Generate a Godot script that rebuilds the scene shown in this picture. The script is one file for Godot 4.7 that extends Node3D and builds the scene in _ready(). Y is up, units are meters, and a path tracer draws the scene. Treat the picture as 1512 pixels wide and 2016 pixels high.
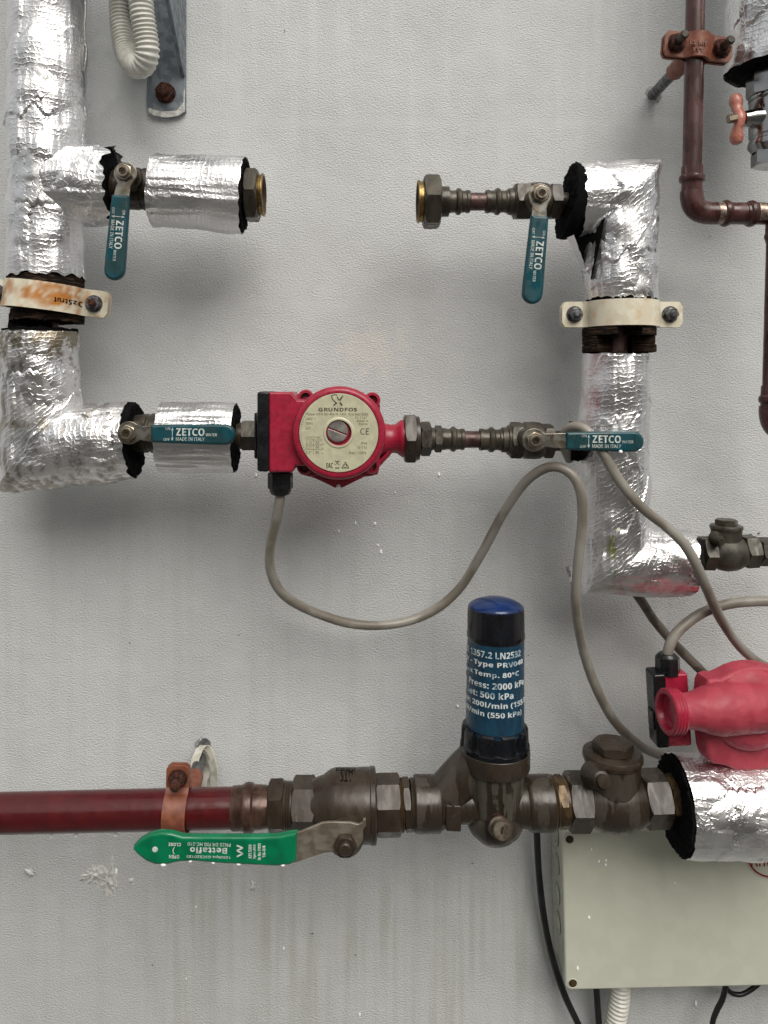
extends Node3D

# Plumbing on a painted outdoor wall. Metres, y up; the wall face is the plane z = 0 and the viewer stands at +z.
# The layout was measured on the photograph: P(px, py, z) gives the place, at distance z in front of the wall, of a measured point.
const EYE := 0.85          # distance of the viewer from the wall
const FOC := 1517.0        # focal length in measured units
const HGT := 1.42          # eye height above the ground

func S(z: float) -> float: return (EYE - z) / FOC
func P(px: float, py: float, z: float) -> Vector3: return Vector3((px - 700.0) * S(z), HGT - (py - 760.0) * S(z), z)

# ---------------------------------------------------------------- mesh builder
class Mb:
	var v := PackedVector3Array()
	var n := PackedVector3Array()
	var uv := PackedVector2Array()
	var ix := PackedInt32Array()
	var tint = null

	func tri(a: int, b: int, c: int) -> void:
		var s := n[a] + n[b] + n[c]
		if (v[b] - v[a]).cross(v[c] - v[a]).dot(s) > 0.0:
			ix.push_back(a); ix.push_back(c); ix.push_back(b)
		else:
			ix.push_back(a); ix.push_back(b); ix.push_back(c)

	func vert(p: Vector3, nn: Vector3, u := Vector2.ZERO) -> int:
		v.push_back(p); n.push_back(nn); uv.push_back(u)
		return v.size() - 1

	func flat(a: Vector3, b: Vector3, c: Vector3, nn: Vector3) -> void:
		var i := vert(a, nn, Vector2(a.x, a.y)); vert(b, nn, Vector2(b.x, b.y)); vert(c, nn, Vector2(c.x, c.y))
		tri(i, i + 1, i + 2)

	func quad(a: Vector3, b: Vector3, c: Vector3, d: Vector3, hint: Vector3) -> void:
		var nn := (c - a).cross(d - b).normalized()
		if nn.dot(hint) < 0.0: nn = -nn
		quadn(a, b, c, d, nn, nn, nn, nn)

	func quadn(a: Vector3, b: Vector3, c: Vector3, d: Vector3, na: Vector3, nb: Vector3, nc: Vector3, nd: Vector3) -> void:
		var i := vert(a, na, Vector2(a.x, a.y)); vert(b, nb, Vector2(b.x, b.y)); vert(c, nc, Vector2(c.x, c.y)); vert(d, nd, Vector2(d.x, d.y))
		tri(i, i + 1, i + 2); tri(i, i + 2, i + 3)

	# rows x cols grid of points; wrap: last column equals the first; hint: per-row centres (tubes) or one direction
	func grid(p: PackedVector3Array, u: PackedVector2Array, rows: int, cols: int, wrap: bool, centres: PackedVector3Array, hint := Vector3.ZERO) -> void:
		var o := v.size()
		var nn := PackedVector3Array(); nn.resize(rows * cols)
		var vote := 0.0
		for r in rows:
			var r0 := maxi(r - 1, 0) * cols; var r1 := mini(r + 1, rows - 1) * cols
			for c in cols:
				var c0 := c - 1; var c1 := c + 1
				if c0 < 0: c0 = cols - 2 if wrap else 0
				if c1 >= cols: c1 = 1 if wrap else cols - 1
				var k := (p[r * cols + c1] - p[r * cols + c0]).cross(p[r1 + c] - p[r0 + c]).normalized()
				nn[r * cols + c] = k
				vote += k.dot(p[r * cols + c] - centres[r]) if centres.size() > 0 else k.dot(hint)
		if vote < 0.0:
			for k in nn.size(): nn[k] = -nn[k]
		v.append_array(p); n.append_array(nn); uv.append_array(u)
		for r in rows - 1:
			for c in cols - 1:
				var a := o + r * cols + c
				tri(a, a + 1, a + cols + 1); tri(a, a + cols + 1, a + cols)

	# profile of Vector2(along, radius) turned about the y axis of xf; corners sharper than crease stay sharp
	func lathe(prof: Array, xf: Transform3D, seg := 40, crease := 32.0, wob = null) -> void:
		var m := prof.size()
		var en: Array = []
		for k in m - 1:
			var d: Vector2 = prof[k + 1] - prof[k]
			en.push_back(Vector2(-d.y, d.x).normalized() if d.length() > 1e-9 else Vector2(0, 1))
		var cc := cos(deg_to_rad(crease))
		for k in m - 1:
			var n0: Vector2 = en[k]; var n1: Vector2 = en[k]
			if k > 0 and en[k].dot(en[k - 1]) > cc: n0 = (en[k] + en[k - 1]).normalized()
			if k < m - 2 and en[k].dot(en[k + 1]) > cc: n1 = (en[k] + en[k + 1]).normalized()
			var o := v.size()
			for e in 2:
				var q: Vector2 = prof[k + e]
				var nq := n0 if e == 0 else n1
				for s in seg + 1:
					var a := TAU * s / seg
					var ca := cos(a); var sa := sin(a)
					var rr := q.y
					if wob != null: rr = wob.call(a if s < seg else 0.0, q.x, q.y)
					vert(xf * Vector3(ca * rr, q.x, sa * rr), (xf.basis * Vector3(ca * nq.y, nq.x, sa * nq.y)).normalized(), Vector2(a * maxf(q.y, 0.004), q.x))
			for s in seg:
				var a := o + s; var b := o + seg + 1 + s
				if prof[k].y > 1e-7: tri(a, a + 1, b + 1 if prof[k + 1].y > 1e-7 else b)
				if prof[k + 1].y > 1e-7: tri(a, b + 1, b)

	# nut or bolt head: r = corner radius
	func nut(t0: float, t1: float, r: float, xf: Transform3D, sides := 6, rot := 0.0, soft := 0.06) -> void:
		var ap := r * cos(PI / sides); var rc := lerpf(ap, r, 0.25)
		var ax := xf.basis.y.normalized()
		var sub := 6
		for s in sides:
			var mid := rot + TAU * (s + 0.5) / sides
			var sn := (xf.basis * Vector3(cos(mid), 0, sin(mid))).normalized()
			for k in sub:
				var pts: Array = []
				for e in 2:
					var a := rot + TAU * (s + float(k + e) / sub) / sides
					var hr := ap / cos(a - mid)
					var dr := maxf(hr - rc, 0.0) * 0.62 + ap * soft * 0.4
					var ri := minf(hr, rc) - ap * soft
					var ca := cos(a); var sa := sin(a)
					pts.push_back([xf * Vector3(ca * ri, t0, sa * ri), xf * Vector3(ca * hr, t0 + dr, sa * hr), xf * Vector3(ca * hr, t1 - dr, sa * hr), xf * Vector3(ca * ri, t1, sa * ri)])
				var l: Array = pts[0]; var q: Array = pts[1]
				quad(l[1], q[1], q[2], l[2], sn)
				quad(l[0], q[0], q[1], l[1], sn - ax)
				quad(l[2], q[2], q[3], l[3], sn + ax)
				flat(xf * Vector3(0, t0, 0), l[0], q[0], -ax)
				flat(xf * Vector3(0, t1, 0), l[3], q[3], ax)

	# outline in the xy plane of xf, from z = 0 to thick, edges rounded by bev
	func plate(poly: PackedVector2Array, thick: float, bev: float, xf: Transform3D, steps := 3) -> void:
		var m := poly.size()
		var area := 0.0
		for k in m: area += poly[k].cross(poly[(k + 1) % m])
		var sgn := 1.0 if area > 0.0 else -1.0
		var en: Array = []; var vn: Array = []
		for k in m:
			var d := (poly[(k + 1) % m] - poly[k]).normalized()
			en.push_back(Vector2(d.y, -d.x) * sgn)
		for k in m:
			var a: Vector2 = en[(k + m - 1) % m]; var b: Vector2 = en[k]
			var h := (a + b).normalized()
			vn.push_back(h / maxf(h.dot(b), 0.5))
		var st: Array = []   # stations: inset, z, slope
		for k in steps + 1:
			var a := PI / 2 * k / steps
			st.push_back(Vector3(bev * (1 - sin(a)), bev * (1 - cos(a)), -cos(a)))
		for k in steps + 1:
			var a := PI / 2 * (steps - k) / steps
			st.push_back(Vector3(bev * (1 - sin(a)), thick - bev * (1 - cos(a)), cos(a)))
		for j in st.size() - 1:
			var s0: Vector3 = st[j]; var s1: Vector3 = st[j + 1]
			for k in m:
				var k2 := (k + 1) % m
				var na: Vector2 = en[k]; var nb: Vector2 = en[k]
				if en[k].dot(en[(k + m - 1) % m]) > 0.8: na = (en[k] + en[(k + m - 1) % m]).normalized()
				if en[k].dot(en[k2]) > 0.8: nb = (en[k] + en[k2]).normalized()
				var c := [poly[k] - vn[k] * s0.x, poly[k2] - vn[k2] * s0.x, poly[k2] - vn[k2] * s1.x, poly[k] - vn[k] * s1.x]
				var f0 := sqrt(maxf(0.0, 1 - s0.z * s0.z)); var f1 := sqrt(maxf(0.0, 1 - s1.z * s1.z))
				quadn(xf * Vector3(c[0].x, c[0].y, s0.y), xf * Vector3(c[1].x, c[1].y, s0.y), xf * Vector3(c[2].x, c[2].y, s1.y), xf * Vector3(c[3].x, c[3].y, s1.y),
					(xf.basis * Vector3(na.x * f0, na.y * f0, s0.z)).normalized(), (xf.basis * Vector3(nb.x * f0, nb.y * f0, s0.z)).normalized(), (xf.basis * Vector3(nb.x * f1, nb.y * f1, s1.z)).normalized(), (xf.basis * Vector3(na.x * f1, na.y * f1, s1.z)).normalized())
		var ins := PackedVector2Array()
		for k in m: ins.push_back(poly[k] - vn[k] * bev)
		var t := Geometry2D.triangulate_polygon(ins)
		for e in 2:
			var nz := (xf.basis * Vector3(0, 0, -1.0 if e == 0 else 1.0)).normalized()
			for k in range(0, t.size(), 3):
				var z := 0.0 if e == 0 else thick
				flat(xf * Vector3(ins[t[k]].x, ins[t[k]].y, z), xf * Vector3(ins[t[k + 1]].x, ins[t[k + 1]].y, z), xf * Vector3(ins[t[k + 2]].x, ins[t[k + 2]].y, z), nz)

	# round tube through points; rad(t in metres) gives the radius
	func tube(pts: PackedVector3Array, rad: Callable, seg := 14, caps := true) -> void:
		var m := pts.size()
		var p := PackedVector3Array(); var u := PackedVector2Array(); var cs := PackedVector3Array()
		var t0 := (pts[1] - pts[0]).normalized()
		var up := Vector3(0, 0, 1) if absf(t0.z) < 0.9 else Vector3(1, 0, 0)
		var x := up.cross(t0).normalized()
		var run := 0.0
		for k in m:
			var t := (pts[mini(k + 1, m - 1)] - pts[maxi(k - 1, 0)]).normalized()
			x = (x - t * x.dot(t)).normalized()
			var y := t.cross(x)
			if k > 0: run += pts[k].distance_to(pts[k - 1])
			var r: float = rad.call(run)
			for s in seg + 1:
				var a := TAU * s / seg
				p.push_back(pts[k] + (x * cos(a) + y * sin(a)) * r)
				u.push_back(Vector2(a * r, run))
			cs.push_back(pts[k])
		grid(p, u, m, seg + 1, true, cs)
		if caps:
			for e in 2:
				var k := 0 if e == 0 else m - 1
				var d := (pts[0] - pts[1]).normalized() if e == 0 else (pts[m - 1] - pts[m - 2]).normalized()
				for s in seg: flat(pts[k], p[k * (seg + 1) + s], p[k * (seg + 1) + s + 1], d)

	# bent flat bar: pts along the bar, w across it; th thick
	func strap(pts: PackedVector3Array, w: Vector3, th: float, ends := 0.0) -> void:
		var m := pts.size(); var sub := 8; var run := 0.0; var full := 0.0
		for k in m - 1: full += pts[k].distance_to(pts[k + 1])
		var wl := w.length(); var wd := w / wl
		var fr := PackedVector3Array(); var bk := PackedVector3Array(); var u := PackedVector2Array()
		var l0 := PackedVector3Array(); var l1 := PackedVector3Array(); var nf := Vector3.ZERO
		for k in m:
			if k > 0: run += pts[k].distance_to(pts[k - 1])
			var t := (pts[mini(k + 1, m - 1)] - pts[maxi(k - 1, 0)]).normalized()
			var nn := t.cross(wd).normalized(); nf = nn if k == 0 else nf
			var e := minf(run, full - run); var ww := wl
			if ends > 0.0 and e < ends: ww = wl * (0.62 + 0.38 * sqrt(1 - pow(1 - e / ends, 2)))
			for s in sub + 1:
				var y := (float(s) / sub - 0.5) * ww
				fr.push_back(pts[k] + wd * y + nn * th * 0.5); bk.push_back(pts[k] + wd * y - nn * th * 0.5)
				u.push_back(Vector2(y, run))
			l0.push_back(pts[k] - wd * ww * 0.5); l0.push_back(nn * th * 0.5)
			l1.push_back(pts[k] + wd * ww * 0.5); l1.push_back(nn * th * 0.5)
		grid(fr, u, m, sub + 1, false, PackedVector3Array(), nf); grid(bk, u, m, sub + 1, false, PackedVector3Array(), -nf)
		for k in m - 1:
			quad(l0[2 * k] + l0[2 * k + 1], l0[2 * k] - l0[2 * k + 1], l0[2 * k + 2] - l0[2 * k + 3], l0[2 * k + 2] + l0[2 * k + 3], -wd)
			quad(l1[2 * k] + l1[2 * k + 1], l1[2 * k] - l1[2 * k + 1], l1[2 * k + 2] - l1[2 * k + 3], l1[2 * k + 2] + l1[2 * k + 3], wd)
		quad(fr[0], bk[0], bk[sub], fr[sub], pts[0] - pts[1])
		var q := (m - 1) * (sub + 1)
		quad(fr[q], bk[q], bk[q + sub], fr[q + sub], pts[m - 1] - pts[m - 2])

	func warp(from: int, f: Callable) -> void:
		for k in range(from, v.size()): v[k] = f.call(v[k])

	func commit() -> ArrayMesh:
		var a: Array = []; a.resize(Mesh.ARRAY_MAX)
		a[Mesh.ARRAY_VERTEX] = v; a[Mesh.ARRAY_NORMAL] = n; a[Mesh.ARRAY_TEX_UV] = uv; a[Mesh.ARRAY_INDEX] = ix
		if tint != null:
			var c := PackedColorArray(); c.resize(v.size())
			for k in v.size(): c[k] = tint.call(v[k])
			a[Mesh.ARRAY_COLOR] = c
		var m := ArrayMesh.new(); m.add_surface_from_arrays(Mesh.PRIMITIVE_TRIANGLES, a)
		return m

# ---------------------------------------------------------------- frames, outlines, paths
func frame(a: Vector3, b: Vector3) -> Transform3D:      # origin a, y axis towards b, z axis as near the viewer as possible
	var y := (b - a).normalized()
	var h := Vector3(0, 0, 1) if absf(y.z) < 0.95 else Vector3(0, 1, 0)
	var x := y.cross(h).normalized()
	return Transform3D(Basis(x, y, x.cross(y)), a)

func facing(at: Vector3, xdir: Vector3) -> Transform3D:  # plate frame: x along xdir, z towards the viewer
	var x := xdir.normalized(); var z := Vector3(0, 0, 1); z = (z - x * z.dot(x)).normalized()
	return Transform3D(Basis(x, z.cross(x), z), at)

# radii were measured on outlines; away from the centre of view an outline is wider than the thing itself
func rk(a: Vector3, b: Vector3) -> float:
	var d := (b - a).normalized(); var w := (a + b) * 0.5 - Vector3(0, HGT, EYE)
	w -= d * w.dot(d)
	return absf(w.z) / w.length() if absf(d.z) < 0.5 else 1.0

# lathe along a measured axis from (x0,y0) to (x1,y1): profile rows [along, radius] in measured units
func lx(mb: Mb, x0: float, y0: float, x1: float, y1: float, z: float, prof: Array, seg := 40, crease := 32.0, wob = null) -> void:
	var q: Array = []
	var k := rk(P(x0, y0, z), P(x1, y1, z))
	for e in prof: q.push_back(Vector2(e[0], e[1] * k) * S(z))
	mb.lathe(q, frame(P(x0, y0, z), P(x1, y1, z)), seg, crease, wob)

func nx(mb: Mb, x0: float, y0: float, x1: float, y1: float, z: float, r: float, sides := 6, rot := 0.0) -> void:
	var a := P(x0, y0, z); var b := P(x1, y1, z)
	mb.nut(0.0, a.distance_to(b), r * S(z) * rk(a, b), frame(a, b), sides, rot)

func outline(pts: Array, k := 1.0) -> PackedVector2Array:
	var q := PackedVector2Array()
	for e in pts: q.push_back(Vector2(e[0], e[1]) * k)
	return q

func rrect(w: float, h: float, r: float, n := 5) -> PackedVector2Array:
	var q := PackedVector2Array()
	for c in 4:
		var ctr := Vector2((w / 2 - r) * (1 if c == 0 or c == 3 else -1), (h / 2 - r) * (1 if c < 2 else -1))
		for k in n + 1:
			var a := PI / 2 * (c + float(k) / n)
			q.push_back(ctr + Vector2(cos(a), sin(a)) * r)
	return q

func spline(keys: Array, step := 0.003) -> PackedVector3Array:   # Catmull-Rom through points
	var q := PackedVector3Array(); var m := keys.size()
	for k in m - 1:
		var a: Vector3 = keys[maxi(k - 1, 0)]; var b: Vector3 = keys[k]; var c: Vector3 = keys[k + 1]; var d: Vector3 = keys[mini(k + 2, m - 1)]
		var ns := maxi(2, int(b.distance_to(c) / step))
		for s in ns: q.push_back(b.cubic_interpolate(c, a, d, float(s) / ns))
	q.push_back(keys[m - 1])
	return q

func path_px(rows: Array, step := 0.003) -> PackedVector3Array:
	var k: Array = []
	for r in rows: k.push_back(P(r[0], r[1], r[2]))
	return spline(k, step)

# ---------------------------------------------------------------- materials
var noise_a: Image; var noise_b: Image; var noise_c: Image
var mats := {}
var nz := FastNoiseLite.new(); var nz2 := FastNoiseLite.new(); var nzc := FastNoiseLite.new()

func make_noise(seed_: int, freq: float, oct: int, size: int, kind := FastNoiseLite.TYPE_SIMPLEX_SMOOTH) -> Image:
	var f := FastNoiseLite.new(); f.seed = seed_; f.frequency = freq; f.noise_type = kind
	f.fractal_type = FastNoiseLite.FRACTAL_FBM; f.fractal_octaves = oct
	var im := f.get_seamless_image(size, size)
	im.convert(Image.FORMAT_L8)
	return im

func ramp(src: Image, a: Color, b: Color, lo: float, hi: float) -> ImageTexture:   # linear colours
	var w := src.get_width(); var d := src.get_data()
	var out := PackedByteArray(); out.resize(w * w * 3)
	var lut: Array = []
	for k in 256:
		var c := a.lerp(b, smoothstep(lo, hi, k / 255.0)).linear_to_srgb()
		lut.push_back([int(c.r * 255), int(c.g * 255), int(c.b * 255)])
	for k in w * w:
		var c: Array = lut[d[k]]
		out[k * 3] = c[0]; out[k * 3 + 1] = c[1]; out[k * 3 + 2] = c[2]
	return ImageTexture.create_from_image(Image.create_from_data(w, w, false, Image.FORMAT_RGB8, out))

func grey(src: Image, lo: float, hi: float) -> ImageTexture:   # plain values for roughness
	return ramp(src, Color(lo, lo, lo).srgb_to_linear(), Color(hi, hi, hi).srgb_to_linear(), 0.25, 0.75)

var tex_rough := {}
# a, b: linear base colours mixed by noise; o: sc scale per metre, lo/hi ramp, src, bump (cm), coat, spec
func mat(key: String, a: Color, b: Color, rough: float, metal := 0.0, o := {}) -> StandardMaterial3D:
	if mats.has(key): return mats[key]
	var m := StandardMaterial3D.new()
	m.resource_name = key
	m.roughness = rough; m.metallic = metal
	m.metallic_specular = o.get("spec", 0.5)
	m.uv1_triplanar = true; m.uv1_world_triplanar = true; m.uv1_triplanar_sharpness = 4.0
	m.uv1_scale = o.get("sc", Vector3(9, 9, 9))
	m.albedo_texture = ramp(o.get("src", noise_a), a, b, o.get("lo", 0.35), o.get("hi", 0.68))
	if o.has("rv"):
		var rv: Vector2 = o.rv
		var rk := str(rv)
		if not tex_rough.has(rk): tex_rough[rk] = grey(noise_b, rv.x, rv.y)
		m.roughness = 1.0; m.roughness_texture = tex_rough[rk]
	if o.has("bump"):
		m.heightmap_enabled = true; m.heightmap_texture = bump_tex; m.heightmap_scale = o.bump
	if o.has("coat"):
		m.clearcoat_enabled = true; m.clearcoat = o.coat; m.clearcoat_roughness = 0.08
	if o.get("vc", false): m.vertex_color_use_as_albedo = true
	mats[key] = m
	return m
var bump_tex: ImageTexture

# ---------------------------------------------------------------- nodes
func thing(called: String, label: String, category: String, at: Vector3, group := "") -> Node3D:
	var o := Node3D.new(); o.name = free_name(self, called); add_child(o, true); o.position = at
	o.set_meta("label", label); o.set_meta("category", category)
	if group != "": o.set_meta("group", group)
	return o

func free_name(parent: Node, called: String) -> String:
	var k := 0; var s := called
	while parent.has_node(NodePath(s)):
		k += 1; s = "%s_%03d" % [called, k]
	return s

func part(parent: Node3D, called: String, mb: Mb, m: Material) -> MeshInstance3D:
	var o := MeshInstance3D.new(); o.name = free_name(parent, called); o.mesh = mb.commit(); o.material_override = m
	parent.add_child(o, true)
	if not parent is MeshInstance3D and parent != self: o.position = -parent.position
	return o

var font_bold: SystemFont; var font_plain: SystemFont
# lettering: text fitted into w x h, centred on xf, standing 0.25 mm proud
func letters(mb: Mb, txt: String, w: float, h: float, xf: Transform3D, bold := true, deep := 0.0003) -> void:
	var t := TextMesh.new(); t.text = txt; t.font = font_bold if bold else font_plain
	t.font_size = 40; t.pixel_size = 0.01; t.depth = 0.1; t.curve_step = 4.0
	var a := t.get_mesh_arrays()
	var vv: PackedVector3Array = a[Mesh.ARRAY_VERTEX]; var nn: PackedVector3Array = a[Mesh.ARRAY_NORMAL]; var ii: PackedInt32Array = a[Mesh.ARRAY_INDEX]
	var lo := Vector3(1e9, 1e9, 1e9); var hi := -lo
	for p in vv: lo = lo.min(p); hi = hi.max(p)
	var sc := Vector3(w / maxf(hi.x - lo.x, 1e-6), h / maxf(hi.y - lo.y, 1e-6), deep / maxf(hi.z - lo.z, 1e-6))
	var mid := (lo + hi) / 2
	var o := mb.v.size()
	for k in vv.size(): mb.vert(xf * ((vv[k] - mid) * sc), (xf.basis * nn[k]).normalized())
	for k in range(0, ii.size(), 3): mb.tri(o + ii[k], o + ii[k + 1], o + ii[k + 2])

func bar(mb: Mb, a: Vector2, b: Vector2, w: float, xf: Transform3D) -> void:   # printed stroke
	var d := (b - a).normalized().orthogonal() * w * 0.5
	mb.plate(PackedVector2Array([a - d, b - d, b + d, a + d]), 0.0003, 0.00002, xf.translated_local(Vector3(0, 0, -0.00015)), 1)

# ---------------------------------------------------------------- foil wrapped insulation
func ridge(x: float) -> float: return 1.0 - 2.0 * absf(x)

# foil skin over a polyline of centres (mitred corners) with radii r0 to r1; bends lie in planes parallel to the wall
func foil(mb: Mb, pts: Array, r0: float, r1: float, o := {}) -> void:
	var res: float = o.get("res", 0.0017)
	r0 *= rk(pts[0], pts[1]); r1 *= rk(pts[-2], pts[-1])
	var nc := int(TAU * maxf(r0, r1) / res)
	var full := 0.0
	for k in pts.size() - 1: full += pts[k].distance_to(pts[k + 1])
	var lump: float = o.get("lump", 0.0009); var crin: float = o.get("crin", 0.0006); var flute: float = o.get("flute", 0.0004)
	var jag0: float = 0.4 * o.get("jag0", 0.0015); var jag1: float = 0.4 * o.get("jag1", 0.0015); var sd: float = o.get("seed", 1.0)
	var tapes: Array = o.get("tapes", []); var calm: Array = o.get("calm", [])
	var p := PackedVector3Array(); var u := PackedVector2Array(); var cs := PackedVector3Array(); var rows := 0
	var run0 := 0.0
	for leg in pts.size() - 1:
		var A: Vector3 = pts[leg]; var B: Vector3 = pts[leg + 1]
		var d := (B - A).normalized(); var ln := A.distance_to(B)
		var e1 := Vector3(0, 0, 1).cross(d).normalized(); var e2 := d.cross(e1).normalized()
		var m0 := d; var m1 := d
		if leg > 0: m0 = (d + (A - pts[leg - 1]).normalized()).normalized()
		if leg < pts.size() - 2: m1 = (d + (pts[leg + 2] - B).normalized()).normalized()
		var ns := maxi(3, int(ln / res))
		for s in range(0 if leg == 0 else 1, ns + 1):
			var f := float(s) / ns
			var run := run0 + ln * f
			var rr := lerpf(r0, r1, run / full)
			for c in nc + 1:
				var th := TAU * (c % nc) / nc
				var rad := e1 * cos(th) + e2 * sin(th)
				var qa := A + rad * rr; qa -= d * ((qa - A).dot(m0) / d.dot(m0))
				var qb := B + rad * rr; qb -= d * ((qb - B).dot(m1) / d.dot(m1))
				var q := qa.lerp(qb, f)
				# ends torn a little
				var ja := nz.get_noise_3d(cos(th) * 3.0 + sd * 7.0, sin(th) * 3.0, 5.0) + 0.3 * nz.get_noise_3d(cos(th) * 6.0, sin(th) * 6.0 + sd, 2.0)
				if run < 0.014: q -= d * ja * jag0 * (1 - run / 0.014)
				if full - run < 0.014: q += d * ja * jag1 * (1 - (full - run) / 0.014)
				var w := Vector3(q.x + sd * 3.1, q.y - sd, q.z)
				var k := 1.0
				for cz in calm:
					k = minf(k, 1.0 - cz[2] * smoothstep(0.012, 0.0, maxf(cz[0] - run, run - cz[1])))
				var h := lump * nz.get_noise_3dv(w * 30.0) * 1.6
				var wj := w + Vector3(1, 0.7, 0.4) * 0.004 * nz2.get_noise_3dv(w * 60.0)
				var cr := nzc.get_noise_3dv(wj * 36.0)          # facets with sharp folds
				var cr2 := nzc.get_noise_3dv(wj * 85.0)
				var patch := smoothstep(-0.15, 0.35, nz2.get_noise_3dv(w * 11.0))
				h += crin * k * (0.08 + 1.15 * patch) * (cr * 1.5 + cr2 * 0.35)
				h += flute * (1.2 - 0.8 * patch) * ridge(nz.get_noise_3d(cos(th) * rr * 130.0 + sd * 11.0, sin(th) * rr * 130.0, run * 7.0))
				var sw := th - float(o.get("seam", 1.9)) - 0.1 * nz.get_noise_2d(run * 14.0, sd)
				if sw > 0.0 and sw < 1.5: h += 0.0011
				var over := run + 0.006 * nz.get_noise_3d(cos(th) * 2.2 + sd, sin(th) * 2.2, 9.0) * 2.0
				for tp in tapes:
					var sl: float = (tp[3] if tp.size() > 3 else 0.0) * cos(th)
					if over + sl > tp[0] and over + sl < tp[1]: h += tp[2] * 1.8
				p.push_back(q + rad * h)
				u.push_back(Vector2(th * rr, run))
			cs.push_back(A.lerp(B, f)); rows += 1
		run0 += ln
	mb.grid(p, u, rows, nc + 1, true, cs)

# rough black foam disc closing a sleeve: from a towards b
func foam_end(mb: Mb, a: Vector3, b: Vector3, r: float, seed_: float, rough := 0.0022, inner := 0.0) -> void:
	var L := a.distance_to(b); r *= rk(a, b); rough *= 0.42
	var prof: Array = []
	for k in 5: prof.push_back(Vector2(L * k / 4.0, r))
	for k in 9: prof.push_back(Vector2(L + 0.0006 * sin(k * 2.1), r * (1 - k / 9.0) + inner))
	prof.push_back(Vector2(L, inner * 0.98 + 1e-4))
	var wob := func(an: float, t: float, rr: float) -> float:
		var e := nz.get_noise_3d(cos(an) * 9.0 + seed_, sin(an) * 9.0, t * 300.0) + 0.5 * nz2.get_noise_3d(cos(an) * 17.0 + seed_, sin(an) * 17.0, t * 500.0)
		return rr * (0.965 if t < L * 0.3 else 1.0) + (rough * e if rr > r * 0.5 and t > L * 0.3 else 0.0)
	var from := mb.v.size()
	mb.lathe(prof, frame(a, b), 96, 20.0, wob)
	var ax := (b - a).normalized()
	mb.warp(from, func(q: Vector3) -> Vector3: return q + ax * (0.0012 * nz.get_noise_3dv(q * 330.0) + 0.0016 * nz2.get_noise_3dv(q * 60.0)))

# a loose scrap of tape on a tube: angles a0..a1 about the axis a->b, from t0 to t1 along it, torn edges
func scrap(mb: Mb, a: Vector3, b: Vector3, r: float, a0: float, a1: float, t0: float, t1: float, seed_: float, lift := 0.001) -> void:
	var xf := frame(a, b); var L := a.distance_to(b); r *= rk(a, b)
	var nr := maxi(6, int((t1 - t0) * L / 0.002)); var ncl := maxi(6, int((a1 - a0) * r / 0.002))
	var p := PackedVector3Array(); var u := PackedVector2Array(); var cs := PackedVector3Array()
	for i in nr + 1:
		for j in ncl + 1:
			var f := float(i) / nr; var g := float(j) / ncl
			var edge := minf(minf(f, 1 - f) * nr, minf(g, 1 - g) * ncl)
			var t := lerpf(t0, t1, f) * L; var an := lerpf(a0, a1, g)
			t += 0.004 * nz.get_noise_2d(g * 25.0 + seed_ * 9.0, seed_) * (2.0 if f > 0.5 else -2.0) * absf(f - 0.5)
			an += 0.004 / r * nz.get_noise_2d(f * 25.0, seed_ * 5.0 + g * 3.0) * (2.0 if g > 0.5 else -2.0) * absf(g - 0.5)
			var q := Vector3(cos(an), 0, sin(an))
			var w := xf * Vector3(q.x * r, t, q.z * r)
			var rr := r + lift + 0.0012 * nzc.get_noise_3dv(w * 48.0 + Vector3(seed_, 0, 0)) + 0.0006 * nz2.get_noise_3dv(w * 60.0)
			if edge < 1.5: rr -= (1.5 - edge) * lift * 0.9
			p.push_back(xf * Vector3(q.x * rr, t, q.z * rr)); u.push_back(Vector2(an * r, t))
		cs.push_back(xf * Vector3(0, lerpf(t0, t1, float(i) / nr) * L, 0))
	mb.grid(p, u, nr + 1, ncl + 1, false, cs)

# ---------------------------------------------------------------- fittings
func bolt(parent: Node3D, at: Vector3, dir: Vector3, r_nut: float, h_nut: float, r_st: float, l_st: float, m_nut: Material, m_st: Material, rot := 0.3) -> void:
	var d := dir.normalized()
	var a := Mb.new(); a.nut(0, h_nut, r_nut, frame(at, at + d), 6, rot)
	a.lathe([Vector2(-0.0012, 0), Vector2(-0.0012, r_nut * 1.25), Vector2(0.0002, r_nut * 1.25), Vector2(0.0002, r_nut * 0.6)], frame(at, at + d), 24)
	var nn := part(parent, "nut", a, m_nut)
	var b := Mb.new()
	b.lathe([Vector2(0, r_st), Vector2(h_nut + l_st - r_st * 0.3, r_st), Vector2(h_nut + l_st, r_st * 0.65), Vector2(h_nut + l_st, 0)], frame(at, at + d), 16)
	part(nn, "stud_end", b, m_st)

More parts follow.
